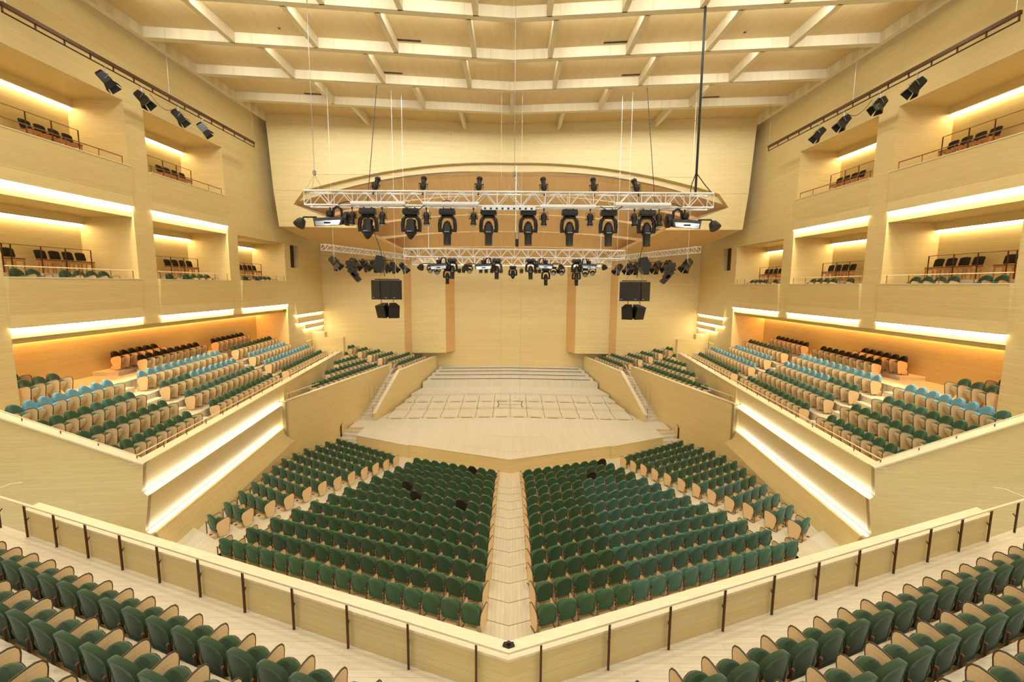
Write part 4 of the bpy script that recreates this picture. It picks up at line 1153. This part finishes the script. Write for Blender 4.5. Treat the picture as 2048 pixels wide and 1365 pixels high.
# ---------------------------------------------------------------- loudspeakers
def cab(m,cx,cy_,w,d,h,z,rz,front,mi=0):
    """wedge cabinet: front width w, back narrower"""
    R=Matrix.Translation((cx,cy_,z))@Matrix.Rotation(rz,4,'Z')
    ring=[(-w/2,0),(w/2,0),(w*.30,d),(-w*.30,d)]
    m.hexa([R@Vector((a,b,-h)) for a,b in ring],[R@Vector((a,b,0)) for a,b in ring],0)
    return R
for sx in (-1,1):
    sd=SIDE[sx]; cx=sx*7.45; Y=27.3
    for k,(dx,rz,dy) in enumerate([(-.63,-.28,.10),(0,0,0),(.63,.28,.10)]):
        m=MB(); w=.60; R=cab(m,cx+dx,Y+dy,w,.7,1.15,.22,rz,None)
        o=m.build('hanging_loudspeaker',M['black'])
        g=MB(); g.hexa([R@Vector((a,-.012,b)) for a,b in ((-.27,-1.10),(.27,-1.10),(.27,-.05),(-.27,-.05))],[R@Vector((a,-.001,b)) for a,b in ((-.27,-1.10),(.27,-1.10),(.27,-.05),(-.27,-.05))]); g.build('grille',M['grille'],o)
        b=MB(); x0=-.24 if k==0 else (-.05 if k==1 else -.22); b.hexa([R@Vector((a,-.018,c)) for a,c in ((x0,-1.06),(x0+.12,-1.06),(x0+.12,-1.02),(x0,-1.02))],[R@Vector((a,-.0125,c)) for a,c in ((x0,-1.06),(x0+.12,-1.06),(x0+.12,-1.02),(x0,-1.02))]); b.build('badge',M['metal'],o)
        tag(o,f'black loudspeaker {["nearest the wall","in the middle","nearest the stage axis"][k if sx<0 else 2-k]} in the hanging upper cluster, {sd}','loudspeaker','upper loudspeaker clusters')
    m=MB(); m.tube([(cx-.75,Y+.35,.275),(cx+.75,Y+.35,.275)],.035,6); m.tube([(cx,Y+.1,.28),(cx,Y+.6,.28)],.035,6)
    for dx in (-.5,.5): m.tube([(cx+dx,Y+.35,.3),(cx,Y+.35,1.5)],.008,4)
    for dx in (-.35,.35): m.tube([(cx+dx,Y+.3,-.94),(cx+dx*1.1,Y+.3,-1.17)],.02,5)
    tag(m.build('speaker_frame',M['bronze'],None,True),'flying frame and chains over the upper loudspeakers, '+sd,'speaker frame')
    for k,(dx,rz) in enumerate([(-.45,-.40),(.45,.40)]):
        m=MB(); R=Matrix.Translation((cx+dx,Y+.12,-1.32))@Matrix.Rotation(rz,4,'Z')@Matrix.Rotation(.30,4,'X')
        w,d,h=.66,.6,.78
        ring=[(-w/2,0),(w/2,0),(w*.3,d),(-w*.3,d)]
        m.hexa([R@Vector((a,b,-h)) for a,b in ring],[R@Vector((a,b,0)) for a,b in ring])
        o=m.build('hanging_loudspeaker',M['black'])
        g=MB(); q=[(-.29,-.73),(.29,-.73),(.29,-.05),(-.29,-.05)]; g.hexa([R@Vector((a,-.012,b)) for a,b in q],[R@Vector((a,-.001,b)) for a,b in q]); g.build('grille',M['grille'],o)
        tag(o,f'black loudspeaker in the lower hanging pair, {["wall","stage-axis"][k if sx<0 else 1-k]} half, {sd}','loudspeaker','lower loudspeaker pairs')
    # tilted cabinet above the cluster and the small column array on a bar
    m=MB(); R=Matrix.Translation((sx*7.85,Y+.1,1.62))@Matrix.Rotation(sx*-.15,4,'Y')
    m.hexa([R@Vector(p) for p in ((-.26,0,-.45),(.0,0,-.95),(.24,0,-.95),(.40,0,-.40))],[R@Vector(p) for p in ((-.26,.5,-.45),(.0,.5,-.95),(.24,.5,-.95),(.40,.5,-.40))])
    m.hexa([R@Vector(p) for p in ((-.26,0,-.45),(.40,0,-.40),(.25,0,.05),(-.15,0,.05))],[R@Vector(p) for p in ((-.26,.5,-.45),(.40,.5,-.40),(.25,.5,.05),(-.15,.5,.05))])
    tag(m.build('hanging_loudspeaker',M['black']),'single tilted black loudspeaker above the hanging cluster, '+sd,'loudspeaker')
    m=MB(); m.tube([(sx*7.05,Y+.3,1.40),(sx*9.65,Y+.3,1.38)],.03,6); tag(m.build('hanging_speaker_bar',M['bronze'],None,True),'thin dark bar holding the small speaker column, '+sd,'bar')
    for k in range(4):
        m=MB(); a=.25+.20*k; px=9.50-[0,.03,.12,.30][k]; pz=1.30-.27*k
        R=Matrix.Translation((sx*px,Y+.3,pz))@Matrix.Rotation(-sx*a,4,'Y')
        m.hexa([R@Vector(p) for p in ((-.30,-.2,-.25),(.30,-.2,-.25),(.30,.2,-.25),(-.30,.2,-.25))],[R@Vector(p) for p in ((-.30,-.2,0),(.30,-.2,0),(.30,.2,0),(-.30,.2,0))])
        o=m.build('hanging_array_speaker',M['black'])
        g=MB(); g.hexa([R@Vector(p) for p in ((-.28,-.21,-.23),(.28,-.21,-.23),(.28,-.2,-.23),(-.28,-.2,-.23))],[R@Vector(p) for p in ((-.28,-.21,-.03),(.28,-.21,-.03),(.28,-.2,-.03),(-.28,-.2,-.03))]); g.build('grille',M['grille'],o)
        tag(o,f'small black array loudspeaker {ORD[k+1]} from the top of its curved column, {sd}','loudspeaker','curved speaker columns')

# dark device on the parapet nose
m=MB(); m.slabz([(-.09,6.17),(.0,6.13),(.09,6.17),(.07,6.23),(-.07,6.23)],-5.36,-5.325); m.lathe([(.028,0),(.03,.03),(.01,.035)],(0,6.19,-5.327),(0,0,1),8)
o=m.build('stage_sensor',M['black']); tag(o,'small dark device on the nose of the balcony parapet','sensor')
# dots (small fittings) in the upper stage wall
for k,(x,z) in enumerate([(-12.7,10.55),(-4.29,10.5),(4.16,10.53),(12.8,10.55)]):
    m=MB(); m.lathe([(.05,0),(.05,.02)],(x,wy(x,34.1),z),(0,-1,0),10); tag(m.build('wall_fitting',M['metal']),f'tiny round fitting {ORD[k+1]} from the left in the upper stage wall','fitting','fittings in the stage wall')
for k,x in enumerate((-10.45,10.45)):
    m=MB(); m.lathe([(.06,0),(.05,.03)],(x,21.98,CZ-.0),(0,0,-1),10); tag(m.build('ceiling_fitting',M['black']),f'tiny dark fitting in the ceiling boards, {["left-side","right-side"][k]}','fitting')
# ---------------------------------------------------------------- light of the hall
def spot(x,y,z,energy,col,size=150,r=.25,blend=.8):
    l=bpy.data.lights.new('house_lamp','SPOT'); l.energy=energy; l.color=col; l.spot_size=math.radians(size); l.spot_blend=blend; l.shadow_soft_size=r
    o=bpy.data.objects.new('house_lamp',l); COL.objects.link(o); o.location=(x,y,z); TOPS.append(o); return o
for y,xs in [(1.0,(-12,-4,4,12)),(7.5,(-13,-6.5,0,6.5,13)),(13.2,(-13,-6.5,0,6.5,13)),(20.2,(-13,-6.5,0,6.5,13)),(27.2,(-13,-6.5,0,6.5,13))]:
    for x in xs: spot(x,y+.11*(16.5-abs(x)),11.25,HOUSE*(1.9 if abs(x)>11 else .8)*(2.0 if y<8 else (.6 if y>25 else 1)),(1.0,.93,.80))
for x in (-6,-2,2,6): spot(x,38.0,3.6,STAGE,(.95,1.0,1.0),140)
for sx in (-1,1): spot(sx*11.5,36.5,3.2,STAGE,(.95,1.0,1.0),140)
# long lamps on the stage side of every ceiling beam; they wash the next beam and the wall beyond
for i,y in enumerate([11.4,14.9,18.4,21.9,25.4,28.8]):
    for sx in (-1,1):
        l=bpy.data.lights.new('beam_lamp','AREA'); l.shape='RECTANGLE'; l.size=14.6; l.size_y=.22; l.energy=BEAM*(.03,.30,.62,.85,1,1)[5-i]; l.spread=math.radians(95); l.color=(1.0,1.0,.95)
        o=bpy.data.objects.new('beam_lamp',l); COL.objects.link(o); TOPS.append(o)
        x=sx*7.7; o.location=(x,cy(y,x)+.42,11.12)
        ang=-sx*math.atan(.110)
        o.rotation_euler=(Matrix.Rotation(ang,4,'Z')@Matrix.Rotation(math.radians(90-11),4,'X')@Matrix.Rotation(0,4,'Z')).to_euler()
w=bpy.data.worlds.new('rear_fill_light'); scene.world=w; w.use_nodes=True  # even background glow added as soft fill through the open rear
w.node_tree.nodes['Background'].inputs[0].default_value=(.95,1.0,1.05,1); w.node_tree.nodes['Background'].inputs[1].default_value=WORLD

# ---------------------------------------------------------------- camera
cam=bpy.data.cameras.new('camera'); cam.sensor_fit='HORIZONTAL'; cam.sensor_width=36.0; cam.lens=910.0/2048*36.0; cam.clip_start=.1; cam.clip_end=200
co=bpy.data.objects.new('camera',cam); COL.objects.link(co)
pitch,roll,yaw=math.radians(7.05),math.radians(.38),math.radians(.19)
Rm=Matrix.Rotation(-yaw,4,'Z')@Matrix.Rotation(math.pi/2-pitch,4,'X')@Matrix.Rotation(ROLLSIGN*roll,4,'Z')
co.matrix_world=Matrix.Translation((0,0,ZO))@Rm
scene.camera=co
bpy.context.view_layer.update()
for o in TOPS: o.location.z+=ZO
bpy.context.view_layer.update()
vs=scene.view_settings; vs.view_transform='Standard'; vs.look='None'; vs.exposure=EXPO; vs.gamma=1.0; vs.use_curve_mapping=False
scene.cycles.use_denoising=True
scene.cycles.max_bounces=8; scene.cycles.diffuse_bounces=5; scene.cycles.glossy_bounces=3; scene.cycles.transmission_bounces=2
scene.cycles.sample_clamp_indirect=6.0
